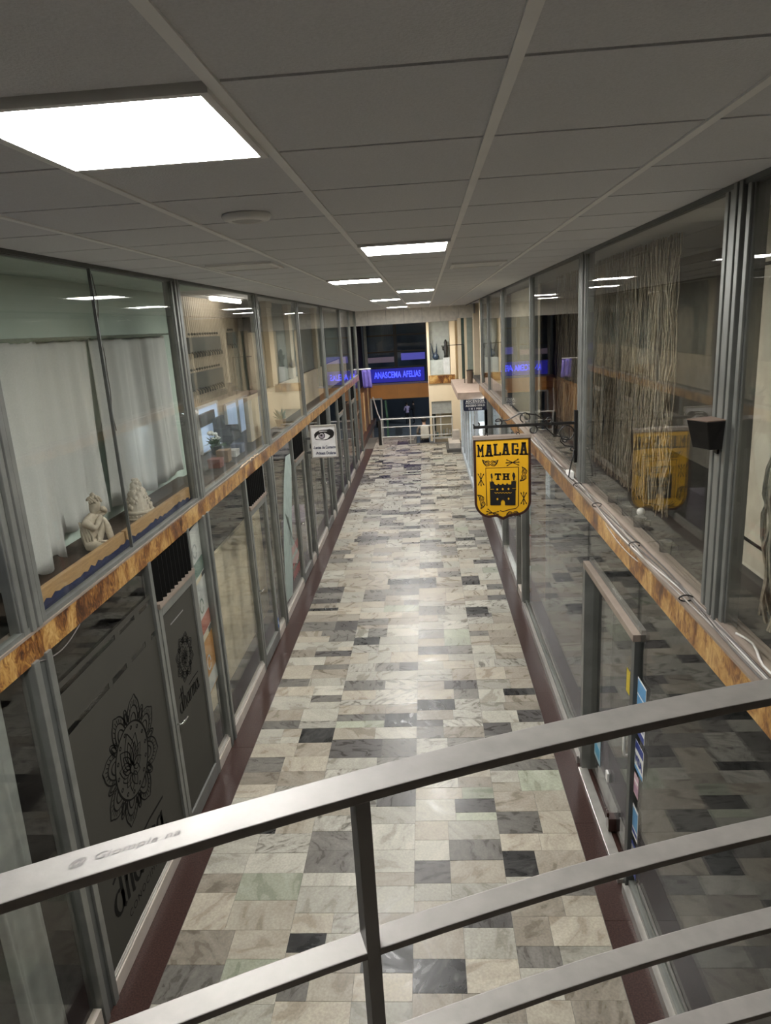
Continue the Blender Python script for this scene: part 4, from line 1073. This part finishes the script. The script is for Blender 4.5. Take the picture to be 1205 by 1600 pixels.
# ------------------------------------------------------------------ eye sign and lift sign
es = thing('optician_sign', 'white projecting sign with a drawn eye beside left shop door', 'sign', (-1.79, 11.8, 1.87))
YE = 11.8
ex0, ex1, ez0, ez1 = -2.0, -1.555, 1.885, 2.44
wsign = mat('sign_white', (.70, .69, .68), .5)
B(ex0 + .012, ex1 - .012, YE - .03, YE + .03, ez0 + .012, ez1 - .012).build('face', wsign, es)
mb = MB()
for a in ((ex0, ex1, ez0, ez0 + .02), (ex0, ex1, ez1 - .02, ez1)): mb.box(a[0], a[1], YE - .04, YE + .04, a[2], a[3])
for a in ((ex0, ex0 + .02), (ex1 - .02, ex1)): mb.box(a[0], a[1], YE - .04, YE + .04, ez0 + .02, ez1 - .02)
mb.build('frame', mat('frame_grey_beige', (.42, .39, .35), .4, .3), es)
B(XL + .04, ex0, YE - .015, YE + .015, 2.2, 2.24).build('wall_arm', alu_d, es); B(XL + .04, ex0, YE - .015, YE + .015, 1.96, 2.0).build('wall_arm', alu_d, es)
PE = PFf(YE - .03)
def EG(x, y): return (ex0 + .02 + (x - 240) / 690 * (ex1 - ex0 - .04), ez1 - .02 - (y - 310) / 825 * (ez1 - ez0 - .04))
def eye(poly, m, lift): MB().prism([EG(*p) for p in poly], PE, .0005, lift).build('eye_drawing', m, es)
shade = mat('print_grey', (.22, .20, .21), .6)
eye([(320, 520), (360, 470), (450, 420), (560, 400), (690, 400), (780, 385), (860, 410), (905, 480), (895, 560), (850, 620), (780, 650), (690, 680), (640, 690), (560, 685), (440, 670), (360, 665), (325, 620)], ink, .0015)
eye([(340, 630), (400, 560), (470, 505), (560, 480), (650, 495), (730, 540), (785, 572), (710, 645), (600, 668), (480, 662), (400, 650)], wsign, .0025)
eye([(460, 440), (560, 425), (690, 435), (710, 452), (600, 450), (480, 462)], mat('print_light', (.6, .58, .57), .6), .0025)
MB().prism([EG(540 + 98 * cos(k * pi / 10), 560 + 92 * sin(k * pi / 10)) for k in range(20)], PE, .0005, .0035).build('eye_drawing', ink, es)
MB().prism([EG(540 + 76 * cos(k * pi / 10), 565 + 70 * sin(k * pi / 10)) for k in range(20)], PE, .0005, .0045).build('eye_drawing', mat('iris_grey', (.34, .30, .34), .5), es)
MB().prism([EG(530 + 34 * cos(k * pi / 8), 545 + 30 * sin(k * pi / 8)) for k in range(16)], PE, .0005, .0055).build('eye_drawing', ink, es)
eye([(480, 520), (520, 495), (590, 500), (560, 520)], wsign, .0062)
navy = mat('navy_print', (.02, .025, .07), .5)
cxe = (ex0 + ex1) / 2
text_mesh('-Lentes de Contacto', .070, lambda x, y, w: (cxe + .005 + x, YE - .03 - w, 2.062 + y), navy, 'lettering', es, sx=.66, bold=.0022)
text_mesh('-Prótesis Oculares', .070, lambda x, y, w: (cxe + .02 + x, YE - .03 - w, 1.962 + y), navy, 'lettering', es, sx=.66, bold=.0022)
ls = thing('lift_sign', 'dark navy lift sign with white lettering by far right windows', 'sign', (1.03, 15.0, 2.17))
YA = 14.95
rr = [(.77 + .03, 2.17), (1.245, 2.17)] + [(1.245, 2.405)] + [(.80, 2.405), (.778, 2.398), (.77, 2.375), (.77, 2.20), (.778, 2.177)]
MB().prism(rr, PFf(YA), -.015, .015).build('board', mat('navy_board', (.010, .013, .035), .4), ls)
PA = PFf(YA - .015)
for s, z, sz in (('ASCENSOR', 2.366, .072), ('ACCESO SOLO', 2.275, .054), ('1 N 1 PISO', 2.208, .054)):
    text_mesh(s, sz, (lambda z: lambda x, y, w: (1.015 + x, YA - .015 - w, z + y))(z), white_p, 'lettering', ls, sx=.95, bold=.002, spacing=1.2)
MB().ribbon([(.81, 2.325), (1.225, 2.325)], .008, PA, .002).build('rule', white_p, ls)
B(1.245, 1.27, YA - .02, YA + .02, 2.2, 2.38).build('wall_plate', alu_d, ls)

# ------------------------------------------------------------------ payment stickers on the right shopfront
P = PRf(XG - .007)
sb = mat('sticker_light_blue', (.10, .28, .50), .5); sv = mat('sticker_navy', (.02, .04, .22), .5); sp = mat('sticker_pink', (.55, .38, .42), .5)
def sticker(lab, y1, y0, z0, z1, base, bands, txt=None):
    t = thing('payment_sticker', lab, 'sticker', (XG, (y0 + y1) / 2, z0), 'payment stickers')
    MB().prism([(y0, z0), (y1, z0), (y1, z1), (y0, z1)], P, 0, .0015).build('sheet', base, t)
    for (a, b, m) in bands: MB().prism([(y0 + .008, z0 + (z1 - z0) * a), (y1 - .008, z0 + (z1 - z0) * a), (y1 - .008, z0 + (z1 - z0) * b), (y0 + .008, z0 + (z1 - z0) * b)], P, .0016, .003).build('print_band', m, t)
    if txt:
        s, zz, sz, m = txt
        text_mesh(s, sz, lambda x, y, w: (XG - .011 - w, (y0 + y1) / 2 - x, zz + y), m, 'lettering', t, bold=.003, sx=.9)
ya, yb = 4.225, 4.045
sticker('light blue double payment sticker at the top of the right door row', ya, yb, 1.47, 1.70, white_p, ((.06, .47, sb), (.53, .95, sb)), None)
sticker('white and navy VISA sticker under the light blue one', ya, yb, 1.30, 1.455, white_p, ((.0, .28, sv),), ('VISA', 1.40, .085, sv))
sticker('navy and white VISA sticker half way down the right door row', ya, yb, 1.03, 1.24, white_p, ((.72, 1.0, sv), (.0, .12, sb)), ('VISA', 1.115, .085, sv))
sticker('pink sticker below the lower VISA sticker', ya, ya - .10, .83, .99, sp, ((.65, .72, white_p), (.15, .5, mat('sticker_mauve', (.4, .25, .33), .5))), None)
sticker('blue and white card sticker low on the right pane', ya, ya - .12, .50, .74, white_p, ((.3, .92, sb), (.1, .22, sv)), None)
sticker('dark navy sticker lowest on the right pane', ya, ya - .12, .20, .44, sv, ((.55, .9, mat('sticker_grey', (.3, .3, .28), .5)),), None)
t = thing('door_label', 'small yellow label on the right glass door leaf', 'label', (1.333, 4.56, 1.45))
MB().prism([(4.5, 1.40), (4.58, 1.40), (4.58, 1.58), (4.5, 1.58)], PRf(1.333), 0, .0015).build('sheet', mat('label_yellow', (.5, .38, .02), .5), t)
t = thing('door_notice', 'pale blue notice at the foot of the right door frame', 'notice', (1.333, 5.2, .2))
MB().prism([(5.25, .30), (5.45, .30), (5.45, .62), (5.25, .62)], PRf(1.333), 0, .0015).build('sheet', mat('notice_blue', (.32, .45, .5), .6), t)
MB().prism([(5.27, .34), (5.43, .34), (5.43, .44), (5.27, .44)], PRf(1.333), .0016, .003).build('print_band', mat('notice_teal', (.08, .3, .45), .6), t)

# ------------------------------------------------------------------ near handrail
hr = thing('handrail', 'brushed steel balcony handrail with curved flat bars in the foreground', 'railing', (-.1, .66, 2.5))
def yc(x): return .700 + .3585 * (x + .07) - .13 * (x - .13) ** 2 - .0 + .0052
def flatbar(name, z, dep, th, x0, x1, m, n=40):
    mb = MB(); rings = []
    for i in range(n + 1):
        x = x0 + (x1 - x0) * i / n; y = yc(x); d = (yc(x + .01) - yc(x - .01)) / .02
        l = math.hypot(1, d); nx, ny = -d / l, 1 / l
        rings.append([mb.bm.verts.new((x + nx * s_ * dep / 2, y + ny * s_ * dep / 2, zz)) for s_, zz in ((-1, z - th), (1, z - th), (1, z), (-1, z))])
    for A, Bq in zip(rings, rings[1:]):
        for k in range(4): mb.face([A[k], A[(k + 1) % 4], Bq[(k + 1) % 4], Bq[k]])
    mb.face(rings[0][::-1]); mb.face(rings[-1])
    return mb.build(name, m, hr, bevel=.0015)
flatbar('top_bar', 3.50, .045, .012, -1.6, 1.29, steel)
flatbar('middle_bar', 3.278, .034, .010, -1.6, 1.29, steel)
flatbar('middle_bar', 3.112, .034, .010, -1.6, 1.29, steel)
flatbar('middle_bar', 2.950, .034, .010, -1.6, 1.29, steel)
flatbar('middle_bar', 2.790, .034, .010, -1.6, 1.29, steel)
for x in (-.096, -1.25, 1.06):
    y = yc(x)
    a = math.atan(.36)
    mb = MB()
    c, s_ = cos(a), sin(a)
    q = [(x + c * u - s_ * v, y + s_ * u + c * v) for u, v in ((-.0085, -.018), (.0085, -.018), (.0085, .018), (-.0085, .018))]
    mb.hexa([(px, py, 2.2) for px, py in q] + [(px, py, 3.489) for px, py in q]).build('post', mat('post_steel', (.16, .155, .15), .4, .6), hr, bevel=.0015)
text_mesh('@ Giompla na', .0165, lambda x, y, w: ((lambda X: (X - .0 * y, yc(X) + y * .9 + .002, 3.5003 + w * .1))(-.325 + x * .93)), mat('chalk', (.17, .16, .15), .7), 'scratched_lettering', hr, spacing=1.1)

# ------------------------------------------------------------------ far end
rl = thing('stair_railing', 'pale painted steel stair railing at the far end of the passage', 'railing', (-.3, 24.2, 0))
rp_ = mat('pale_rail_paint', (.55, .55, .53), .4, .3)
for z, r_ in ((.89, .024), (.61, .017), (.27, .017)): MB().tube([(-1.62, 24.2, z), (.86, 24.2, z)], r_, 8).build('rail_bar', rp_, rl)
for x in (-1.6, -.61, .21, .84): MB().tube([(x, 24.2, 0), (x, 24.2, .89)], .022, 8).build('rail_post', rp_, rl)
MB().tube([(-1.62, 24.2, .89), (-1.75, 24.9, 1.0), (-2.0, 26.4, 1.45)], .022, 8).build('sloping_handrail', rp_, rl)
MB().box(-1.72, -1.62, 24.16, 24.24, 0, .85).build('newel', black, rl)
# beige end wall with gold band, shutter and display window
we = struct('wall_end', (.5, 24.5, 0))
B(.08, .16, 24.5, 24.9, 0, 4.1).build('pier', beige_m, we); B(.85, 1.35, 24.5, 24.9, 0, 2.02).build('pier', beige_m, we); B(.86, 1.04, 24.5, 24.9, 2.02, 4.1).build('pier', beige_m, we)
B(.16, .85, 24.5, 24.9, 1.38, 2.02).build('spandrel', beige_m, we)
B(.10, 1.0, 24.46, 24.5, 1.99, 2.27).build('gold_band', gold_m, we)
B(.16, .85, 24.5, 24.9, 2.02, 2.27).build('spandrel_top', beige_m, we)
B(.16, .85, 24.86, 24.89, 2.27, 4.1).build('display_back', mat('grey_display', (.30, .32, .30), .8), we)
S(B(1.3, 5.2, 22.6, 24.9, 0, 4.6).build('wall_far_right', beige_m))
t = thing('roller_shutter', 'grey half-lowered shutter in the far beige wall', 'shutter', (.5, 24.6, .95))
for i in range(8): B(.16, .85, 24.55, 24.58, .95 + i * .055, .95 + i * .055 + .05).build('shutter_slat', mat('shutter_grey', (.30, .31, .29), .5), t)
nwin[0] += 1
w = struct('window_%d' % nwin[0], (.5, 24.7, 0))
B(.16, .85, 24.62, 24.63, .12, .95).build('pane', gl, w); B(.44, .48, 24.6, 24.66, .12, .95).build('glazing_bar', rp_, w); B(.16, .85, 24.6, 24.66, .06, .12).build('sill', rp_, w)
B(.12, .85, 25.3, 25.35, 0, 1.4).build('backing', mat('dark_teal', (.02, .03, .03), .7), w)
for k, (x, z, h, c) in enumerate(((.25, .12, .18, (.25, .25, .24)), (.34, .12, .12, (.1, .2, .2)), (.56, .12, .22, (.3, .32, .3)), (.68, .12, .26, (.5, .48, .44)), (.78, .12, .2, (.45, .43, .4)))):
    t = thing('shop_ornament', ['first', 'second', 'third', 'fourth', 'fifth'][k] + ' small ornament from the left in the far low window', 'ornament', (x, 24.8, z), 'ornaments in the far low window')
    MB().lathe([(.03, 0), (.045, h * .3), (.03, h * .7), (.038, h)], (x, 24.8, z), 10).build('body', mat('ornament_%d' % k, c, .4), t, smooth=True); MB().blob((x, 24.8, z + h), .03, 1).build('top', mat('ornament_%d' % k, c, .4), t)
# display window goods
t = thing('display_plinth', 'pale grey display plinth in the far upper window', 'plinth', (.5, 24.7, 2.27))
B(.17, .62, 24.55, 24.88, 2.28, 2.78).build('low_block', mat('plinth_grey', (.36, .39, .37), .7), t, bevel=.005); B(.62, .84, 24.55, 24.88, 2.28, 2.84).build('high_block', mat('plinth_white', (.48, .50, .50), .7), t, bevel=.005)
bt_ = mat('dark_blue_glass', (.02, .035, .06), .15)
t = thing('blue_vase', 'round dark blue vase with two tall stoppers in the far upper window', 'vase', (.37, 24.7, 2.78))
MB().lathe([(.05, 0), (.11, .06), (.12, .12), (.07, .2), (.03, .25), (.035, .27)], (.37, 24.7, 2.78), 16).build('body', bt_, t, smooth=True)
MB().tube([(.40, 24.7, 3.02), (.41, 24.7, 3.32)], [.03, .008], 8).build('stopper', bt_, t); MB().tube([(.30, 24.7, 2.9), (.22, 24.7, 3.34)], [.03, .012], 8).build('stopper', bt_, t)
t = thing('figurine', 'dark standing figurine in the far upper window', 'figurine', (.72, 24.7, 2.84))
MB().lathe([(.08, 0), (.06, .1), (.09, .35), (.05, .43), (.06, .52), (.02, .60)], (.72, 24.7, 2.84), 12).build('body', black, t, smooth=True); MB().tube([(.72, 24.68, 3.2), (.62, 24.62, 3.1), (.6, 24.6, 3.25)], .02, 6).build('arm', black, t)
# upper return wall on the ledge
wu = struct('wall_upper_return', (1.3, 21, 2.46))
B(.98, 1.08, 21.2, 21.3, 2.36, 4.1).build('cream_strip', beige_m, wu); B(1.08, 1.17, 21.22, 21.28, 2.36, 4.1).build('glass_strip', mat('green_glass_strip', (.06, .09, .08), .15), wu)
B(1.17, 1.24, 21.15, 21.3, 2.36, 4.1).build('cream_strip', beige_m, wu); B(1.24, 1.40, 21.1, 21.2, 2.36, 4.1).build('grey_panel', mat('grey_green_panel', (.24, .27, .23), .6), wu)
B(1.36, 1.9, 20.0, 20.2, 2.36, 4.2).build('cream_pillar', beige_m, wu)
B(1.30, 5.2, 16.9, 17.0, 2.36, ZC).build('end_pier', beige_m, wu); B(1.31, 1.40, 16.88, 17.02, 2.36, ZC).build('pier_face', beige_m, wu)
t = thing('waste_bin', 'brown open-topped waste bin on the far right ledge', 'bin', (1.2, 19.5, 2.365))
MB().lathe([(.075, 0), (.085, .30), (.09, .34), (.09, .35), (.075, .34), (.07, .05)], (1.2, 19.5, 2.365), 16).build('body', mat('bin_brown', (.14, .10, .07), .6), t); MB().tube([(1.2 + .09 * cos(a * pi / 8), 19.5 + .09 * sin(a * pi / 8), 2.715) for a in range(16)], .01, 6, closed=True).build('rim', black, t)
t = thing('pole_bracket', 'thin black angled pole standing on the far right ledge', 'pole', (1.06, 19.6, 2.365))
MB().tube([(1.06, 19.6, 2.365), (1.06, 19.6, 3.40)], .012, 6).build('upright', black, t); MB().tube([(1.06, 19.6, 3.40), (.52, 19.6, 3.40)], .010, 6).build('arm', black, t)
for k, (a, b, lab) in enumerate(((-2.0, -1.45, 'lit ceiling panel just beyond the soffit at the far left'), (-.45, .12, 'lit ceiling panel just beyond the soffit near the far beige wall'))):
    t = thing('ceiling_light', lab, 'light', ((a + b) / 2, 23.2, 4.08), 'lit panels beyond the soffit')
    B(a, b, 22.9, 23.5, 4.075, 4.09).build('diffuser', emit('far_panel', (1, .97, .92), 62.0), t)
    mb = MB()
    for q in ((a - .02, b + .02, 22.88, 22.9), (a - .02, b + .02, 23.5, 23.52)): mb.box(*q, 4.07, 4.12)
    mb.build('frame', white_p, t)
    for x_ in (a + .05, b - .05): MB().tube([(x_, 23.2, 4.09), (x_, 23.2, 4.6)], .008, 6).build('hanger', rp_, t)
# raised step and pedestal at the far right
st = thing('stone_step', 'low pink granite step block in the far right corner', 'step', (.8, 22.6, 0))
B(.58, 1.02, 22.1, 23.4, 0, .10).build('lower_step', mat('dark_step', (.08, .075, .07), .4), st); B(.66, 1.02, 22.3, 23.4, .10, .26).build('upper_step', plinth_m, st)
t = thing('pedestal', 'square pale stone pedestal on the far right step', 'pedestal', (.92, 23.2, .26))
B(.78, 1.06, 23.0, 23.35, .262, .30).build('foot', plinth_m, t); B(.80, 1.04, 23.03, 23.33, .30, .56).build('block', plinth_m, t, bevel=.01)
# left orange-brown side frame and beam
wo = struct('wall_far_left', (-2.4, 25, 0))
B(-2.6, -2.36, 22.5, 30.5, -1.5, 1.66).build('side_panel', mat('orange_wood', (.36, .17, .06), .5), wo)
for y in (22.6, 24.2, 26.2, 28.2): B(-2.37, -2.31, y, y + .14, 0, 1.66).build('frame_post', mat('tan_frame', (.50, .33, .17), .5), wo)
B(-2.36, -2.2, 22.6, 30, 0.0, .22).build('kerb', mat('brown_kerb', (.10, .05, .035), .5), wo)
be = struct('trim_6', (-1.2, 30, 1.0))
for a, b in ((-2.46, -1.22), (-1.215, .3)): B(a, b, 30, 30.3, 1.0, 1.60).build('orange_panel', orange_m, be)
B(-2.46, .3, 29.95, 30.3, 1.6, 1.66).build('cap', mat('violet_cap', (.30, .24, .36), .5), be)
nwin[0] += 1
wd = struct('window_%d' % nwin[0], (-1.2, 30, 1.66))
B(-2.5, .3, 30.16, 30.2, 1.66, 4.6).build('backing', dark_glassy, wd)
B(-2.45, .2, 30.1, 30.112, 1.66, 4.6).build('pane', gl, wd)
dk = mat('black_frame', (.012, .013, .016), .5)
B(-1.28, -1.15, 30.02, 30.1, 2.3, 4.6).build('mullion', dk, wd)
for z in (2.30, 2.95, 3.62): B(-2.45, .14, 30.03, 30.1, z - .03, z + .03).build('transom', dk, wd)
B(-2.52, -2.40, 30.0, 30.1, 1.66, 4.6).build('jamb', alu, wd); B(.04, .16, 30.0, 30.1, 1.66, 4.6).build('jamb', alu_d, wd)
led = thing('led_sign', 'glowing blue scrolling LED text sign above the orange beam', 'sign', (-1.2, 30, 1.75))
B(-2.42, -.05, 30.04, 30.09, 1.70, 2.26).build('housing', emit('led_glow_back', (.012, .012, .24), LED * .6), led)
ledm = emit('led_blue', (.05, .07, 1.0), LED * 1.5)
for s, x in (('ANASCEMA', -1.60), ('AFELIAS', -.58)):
    text_mesh(s, .36, (lambda x: lambda a, b, w: (x + a, 30.038 - w, 1.99 + b))(x), ledm, 'lettering', led, sx=.60, bold=.006)
t = thing('lit_strip', 'dim violet lit strip higher behind the far dark window', 'light', (-1.2, 30.12, 2.5))
B(-1.0, .0, 30.125, 30.15, 2.58, 2.86).build('right_segment', emit('violet_glow', (.12, .12, .6), .55), t); B(-2.4, -1.3, 30.125, 30.15, 2.52, 2.74).build('left_segment', emit('mauve_glow', (.22, .17, .24), .35), t)
fl = thing('purple_drape', 'violet cloth hanging from the far left fascia end', 'cloth', (-2.0, 24, 2.03))
mb = MB(); g = [[mb.bm.verts.new((-2.16 + .30 * i / 8 + .03 * j / 8, 24 + .03 * sin(i * 1.7), 2.62 - .6 * j / 8 - .02 * (i % 2))) for i in range(9)] for j in range(9)]
for j in range(8):
    for i in range(8): mb.face([g[j][i], g[j][i + 1], g[j + 1][i + 1], g[j + 1][i]])
o = mb.build('cloth', mat('violet_cloth', (.11, .085, .34), .8), fl, smooth=True); sd = o.modifiers.new('t', 'SOLIDIFY'); sd.thickness = .01
MB().tube([(-2.62, 24, 2.63), (-1.84, 24, 2.64)], .02, 6).build('rod', rp_, fl)
# open street door frame and green post, lower landing, plaza, night wall
t = thing('street_door_frame', 'pale open metal door frame below the orange beam', 'frame', (-2.1, 29.5, -.9))
for x in (-2.33, -1.89): MB().box(x - .03, x + .03, 29.46, 29.54, -1.2, 1.1).build('frame_post', rp_, t)
MB().box(-2.33, -1.89, 29.46, 29.54, 1.04, 1.1).build('frame_head', rp_, t)
o = MB().tube([(-1.68, 29.4, -1.2), (-1.68, 29.4, .3), (-1.72, 29.4, 1.0)], [.05, .05, .05], 10).build('green_post', mat('green_paint', (.10, .22, .15), .5), tag=('green round post beside the open street door frame', 'post'))
S(B(-2.6, 1.0, 26.0, 30.6, -1.35, -1.2).build('floor_lower_landing', plinth_m))
sw = struct('floor_stairs', (.2, 24.3, -1.2))
for k in range(7): B(-.42, .9, 24.32 + .26 * k, 24.32 + .26 * (k + 1), -1.5 - .0, -.17 * (k + 1) if k < 1 else (-.85 if k == 1 else -.17 * (k + 4))).build('step', plinth_m, sw)
S(B(-30, 25, 30.6, 75, -4.0, -3.8).build('floor_plaza', mat('grey_paving', (.17, .185, .20), .6, 0, .12, 1.5)))
S(B(-30, 25, 62, 62.4, -3.8, 12).build('wall_night_street', mat('dark_facade', (.035, .045, .06), .7, 0, .3, .6)))
S(B(.3, 1.5, 24.9, 30.6, -1.3, 4.6).build('wall_far_stair', beige_m))
S(B(-5.2, -2.6, 22.4, 30.6, -1.3, 4.6).build('wall_far_stair_left', dark_wall))
S(B(-2.6, 1.4, 22.6, 30.3, 4.6, 4.75).build('ceiling_far', mat('far_ceiling', (.3, .29, .27), .8)))
t = thing('plaza_sign', 'small pale notice standing on the far plaza paving', 'notice', (-1.9, 45, -3.8))
B(-2.25, -1.75, 48, 48.04, -3.3, -2.75).build('plate', white_p, t); MB().tube([(-2.0, 48.05, -3.8), (-2.0, 48.05, -2.8)], .03, 6).build('leg', rp_, t)
t = thing('plaza_bench', 'dark low bench on the plaza behind the railing', 'bench', (-5.0, 56, -3.8))
B(-6.4, -3.9, 55.8, 56.3, -3.42, -3.35).build('seat', black, t)
for x in (-6.3, -4.1): B(x, x + .12, 55.85, 56.25, -3.8, -3.42).build('leg', black, t)
# unseen lamp added to brighten the plaza
t = thing('plaza_fill_lamp', 'unseen lamp added out of view to brighten the plaza', 'lamp', (8, 50, -3.8))
MB().tube([(8, 50, -3.8), (8, 50, 2.0), (7, 50, 2.6)], .08, 8).build('pole', black, t)
B(6.2, 7.0, 49.8, 50.2, 2.55, 2.7).build('head', emit('plaza_fill_glow', (.8, .9, 1.0), 600), t)
# lit interior of the far right shop
t = thing('shop_light', 'cool bright light panel inside the far right lower shop', 'light', (1.9, 18.8, 2.28))
B(1.4, 2.6, 16.4, 21.4, 2.26, 2.29).build('diffuser', emit('cool_panel', (.80, .92, 1.0), 22.0), t); B(1.38, 2.62, 16.38, 21.42, 2.27, 2.298).build('frame', white_p, t)
S(B(2.7, 2.8, 15.6, 22.3, 0, 2.3).build('wall_far_right_shop', mat('white_shop_wall', (.6, .64, .66), .7)))
S(B(1.36, 2.8, 22.25, 22.35, 0, 2.3).build('wall_far_right_shop_end', mat('white_shop_wall', (.6, .64, .66), .7)))
t = thing('shop_goods_stand', 'pale stand of goods in the lit far right shop', 'stand', (1.4, 16.4, 0))
for z in (.3, .8, 1.3): B(1.25, 1.6, 16.1, 17.3, z, z + .03).build('shelf', white_p, t)
for y in (16.1, 17.27): B(1.25, 1.6, y, y + .03, 0, 1.6).build('side', white_p, t)
# goods by the narrow right pane
t = thing('shop_rack', 'narrow wooden rack with red and blue goods behind the right post', 'rack', (1.4, 9.8, 0))
B(1.40, 1.60, 9.62, 9.66, 0, 2.1).build('side', mat('rack_wood', (.26, .13, .05), .5), t); B(1.40, 1.60, 9.98, 10.02, 0, 2.1).build('side', mat('rack_wood', (.26, .13, .05), .5), t)
for z in (.12, .6, 1.1, 1.6): B(1.40, 1.60, 9.66, 9.98, z, z + .03).build('shelf', mat('rack_wood', (.26, .13, .05), .5), t)
gc = [(.45, .05, .06), (.6, .62, .64), (.1, .3, .34), (.3, .16, .08)]
for k, z in enumerate((.63, .15, 1.13, 1.63)):
    t = thing('goods_bundle', ['red bundle on the second shelf of the right rack', 'white bundle on the lowest shelf of the right rack', 'teal bundle on the third shelf of the right rack', 'brown bundle on the top shelf of the right rack'][k], 'goods', (1.5, 9.82, z), 'goods on the right rack')
    B(1.41, 1.57, 9.70, 9.95, z, z + .3).build('packet', mat('goods_%d' % k, gc[k], .5), t, bevel=.02); B(1.405, 1.575, 9.79, 9.84, z - 0, z + .303).build('strap', white_p, t)
# ------------------------------------------------------------------ people
def person(name, lab, o, h, face, mats, pack=False, lean=0.0, armin=1):
    t = thing(name, lab, 'person', o)
    s = h / 1.75
    ca, sa = cos(face), sin(face)
    def p(x, y, z): return (o[0] + (x * ca - y * sa) * s, o[1] + (x * sa + y * ca) * s, o[2] + z * s)
    J = {'pel': (p(0, 0, .95), .13 * s), 'waist': (p(0, 0, 1.10), .115 * s), 'chest': (p(0, .01, 1.32), .14 * s), 'neck': (p(0, .02, 1.49), .05 * s), 'head': (p(0, .04, 1.60), .085 * s), 'top': (p(0, .03, 1.71), .06 * s)}
    Bn = [('pel', 'waist'), ('waist', 'chest'), ('chest', 'neck'), ('neck', 'head'), ('head', 'top')]
    for q, k in ((-1, 'l'), (1, 'r')):
        J['hip' + k] = (p(q * .10, 0, .86), .09 * s); J['kn' + k] = (p(q * .10, .03 + .05 * q, .48), .06 * s); J['an' + k] = (p(q * .10, -.02 + .04 * q, .08), .042 * s); J['to' + k] = (p(q * .11, .15 + .04 * q, .035), .035 * s)
        J['sh' + k] = (p(q * .20, 0, 1.40), .06 * s); J['el' + k] = (p(q * .26, .03, 1.14), .045 * s); J['wr' + k] = (p(q * (.14 if armin else .27), .20, 1.10), .032 * s); J['ha' + k] = (p(q * .08, .26, 1.14), .03 * s)
        Bn += [('pel', 'hip' + k), ('hip' + k, 'kn' + k), ('kn' + k, 'an' + k), ('an' + k, 'to' + k), ('chest', 'sh' + k), ('sh' + k, 'el' + k), ('el' + k, 'wr' + k), ('wr' + k, 'ha' + k)]
    b = skin('body', J, Bn, list(mats[:3]), t)
    me = b.data
    for pl in me.polygons:
        z = (pl.center.z) / s
        pl.material_index = 2 if z > 1.47 else (0 if z > .93 else 1)
    mb = MB(); mb.blob(p(0, .01, 1.65), .10 * s, 2, (1, 1.05, .95)); mb.build('hair', mats[3], t, smooth=True)
    if pack:
        mb = MB(); mb.hexa([p(-.15, -.30, 1.0), p(.15, -.30, 1.0), p(.17, -.13, 1.0), p(-.17, -.13, 1.0), p(-.13, -.27, 1.45), p(.13, -.27, 1.45), p(.15, -.12, 1.45), p(-.15, -.12, 1.45)])
        mb.build('backpack', mat('pale_backpack', (.55, .52, .45), .7), t, bevel=.04 * s)
    return t
skin_m = mat('skin', (.45, .29, .21), .6); hair_d = mat('dark_hair', (.02, .015, .012), .6); blk = mat('black_cloth', (.012, .012, .014), .8); lil = mat('lilac_cloth', (.52, .42, .62), .8)
person('person', 'person in a lilac top and black trousers standing on the plaza', (-1.62, 57, -3.8), 1.76, .5, (lil, blk, skin_m, hair_d))
person('person', 'person in black clothes standing close beside the lilac top', (-1.08, 57.1, -3.8), 1.84, 1.2, (blk, blk, skin_m, hair_d))
person('person', 'person with a pale backpack walking away on the stairs beyond the railing', (-.13, 24.70, -.85), 1.70, .1, (mat('olive_cloth', (.2, .17, .14), .8), mat('navy_trousers', (.02, .025, .04), .8), skin_m, hair_d), pack=True)

# ------------------------------------------------------------------ one level deeper: pieces that belong to a part
SUB = {'castle_windows': 'castle', 'eye_drawing': 'face', 'ring': 'hook', 'print_band': 'sheet', 'print_emblem': 'sheet', 'mandala': 'film_sheet', 'small_lettering': 'film_sheet',
       'vent_fin': 'vent_rail', 'rule': 'board', 'glazing_bar': 'sill', 'blue_paint': 'board', 'knob': 'panel', 'hanging_item': 'panel', 'curled_hair': 'body', 'robe_folds': 'body', 'bead_row': 'base',
       'carved_figures': 'core', 'hair': 'body', 'backpack': 'body', 'flowers': 'foliage', 'letter': 'face', 'mask_emblem': 'face', 'crossed_swords': 'face', 'panel_line': 'face', 'castle': None}
bn = lambda o: o.name.split('.')[0]
kids = {}
for o in bpy.data.objects:
    if o.parent is not None and o.parent.parent is None: kids.setdefault(o.parent.name, []).append(o)
for top, ch in kids.items():
    for o in ch:
        tgt = SUB.get(bn(o))
        if not tgt or Vector(o.location).length > 1e-6: continue
        c = [q for q in ch if bn(q) == tgt and q.parent is not None and q.parent.name == top and Vector(q.location).length < 1e-6]
        if c: o.parent = c[0]
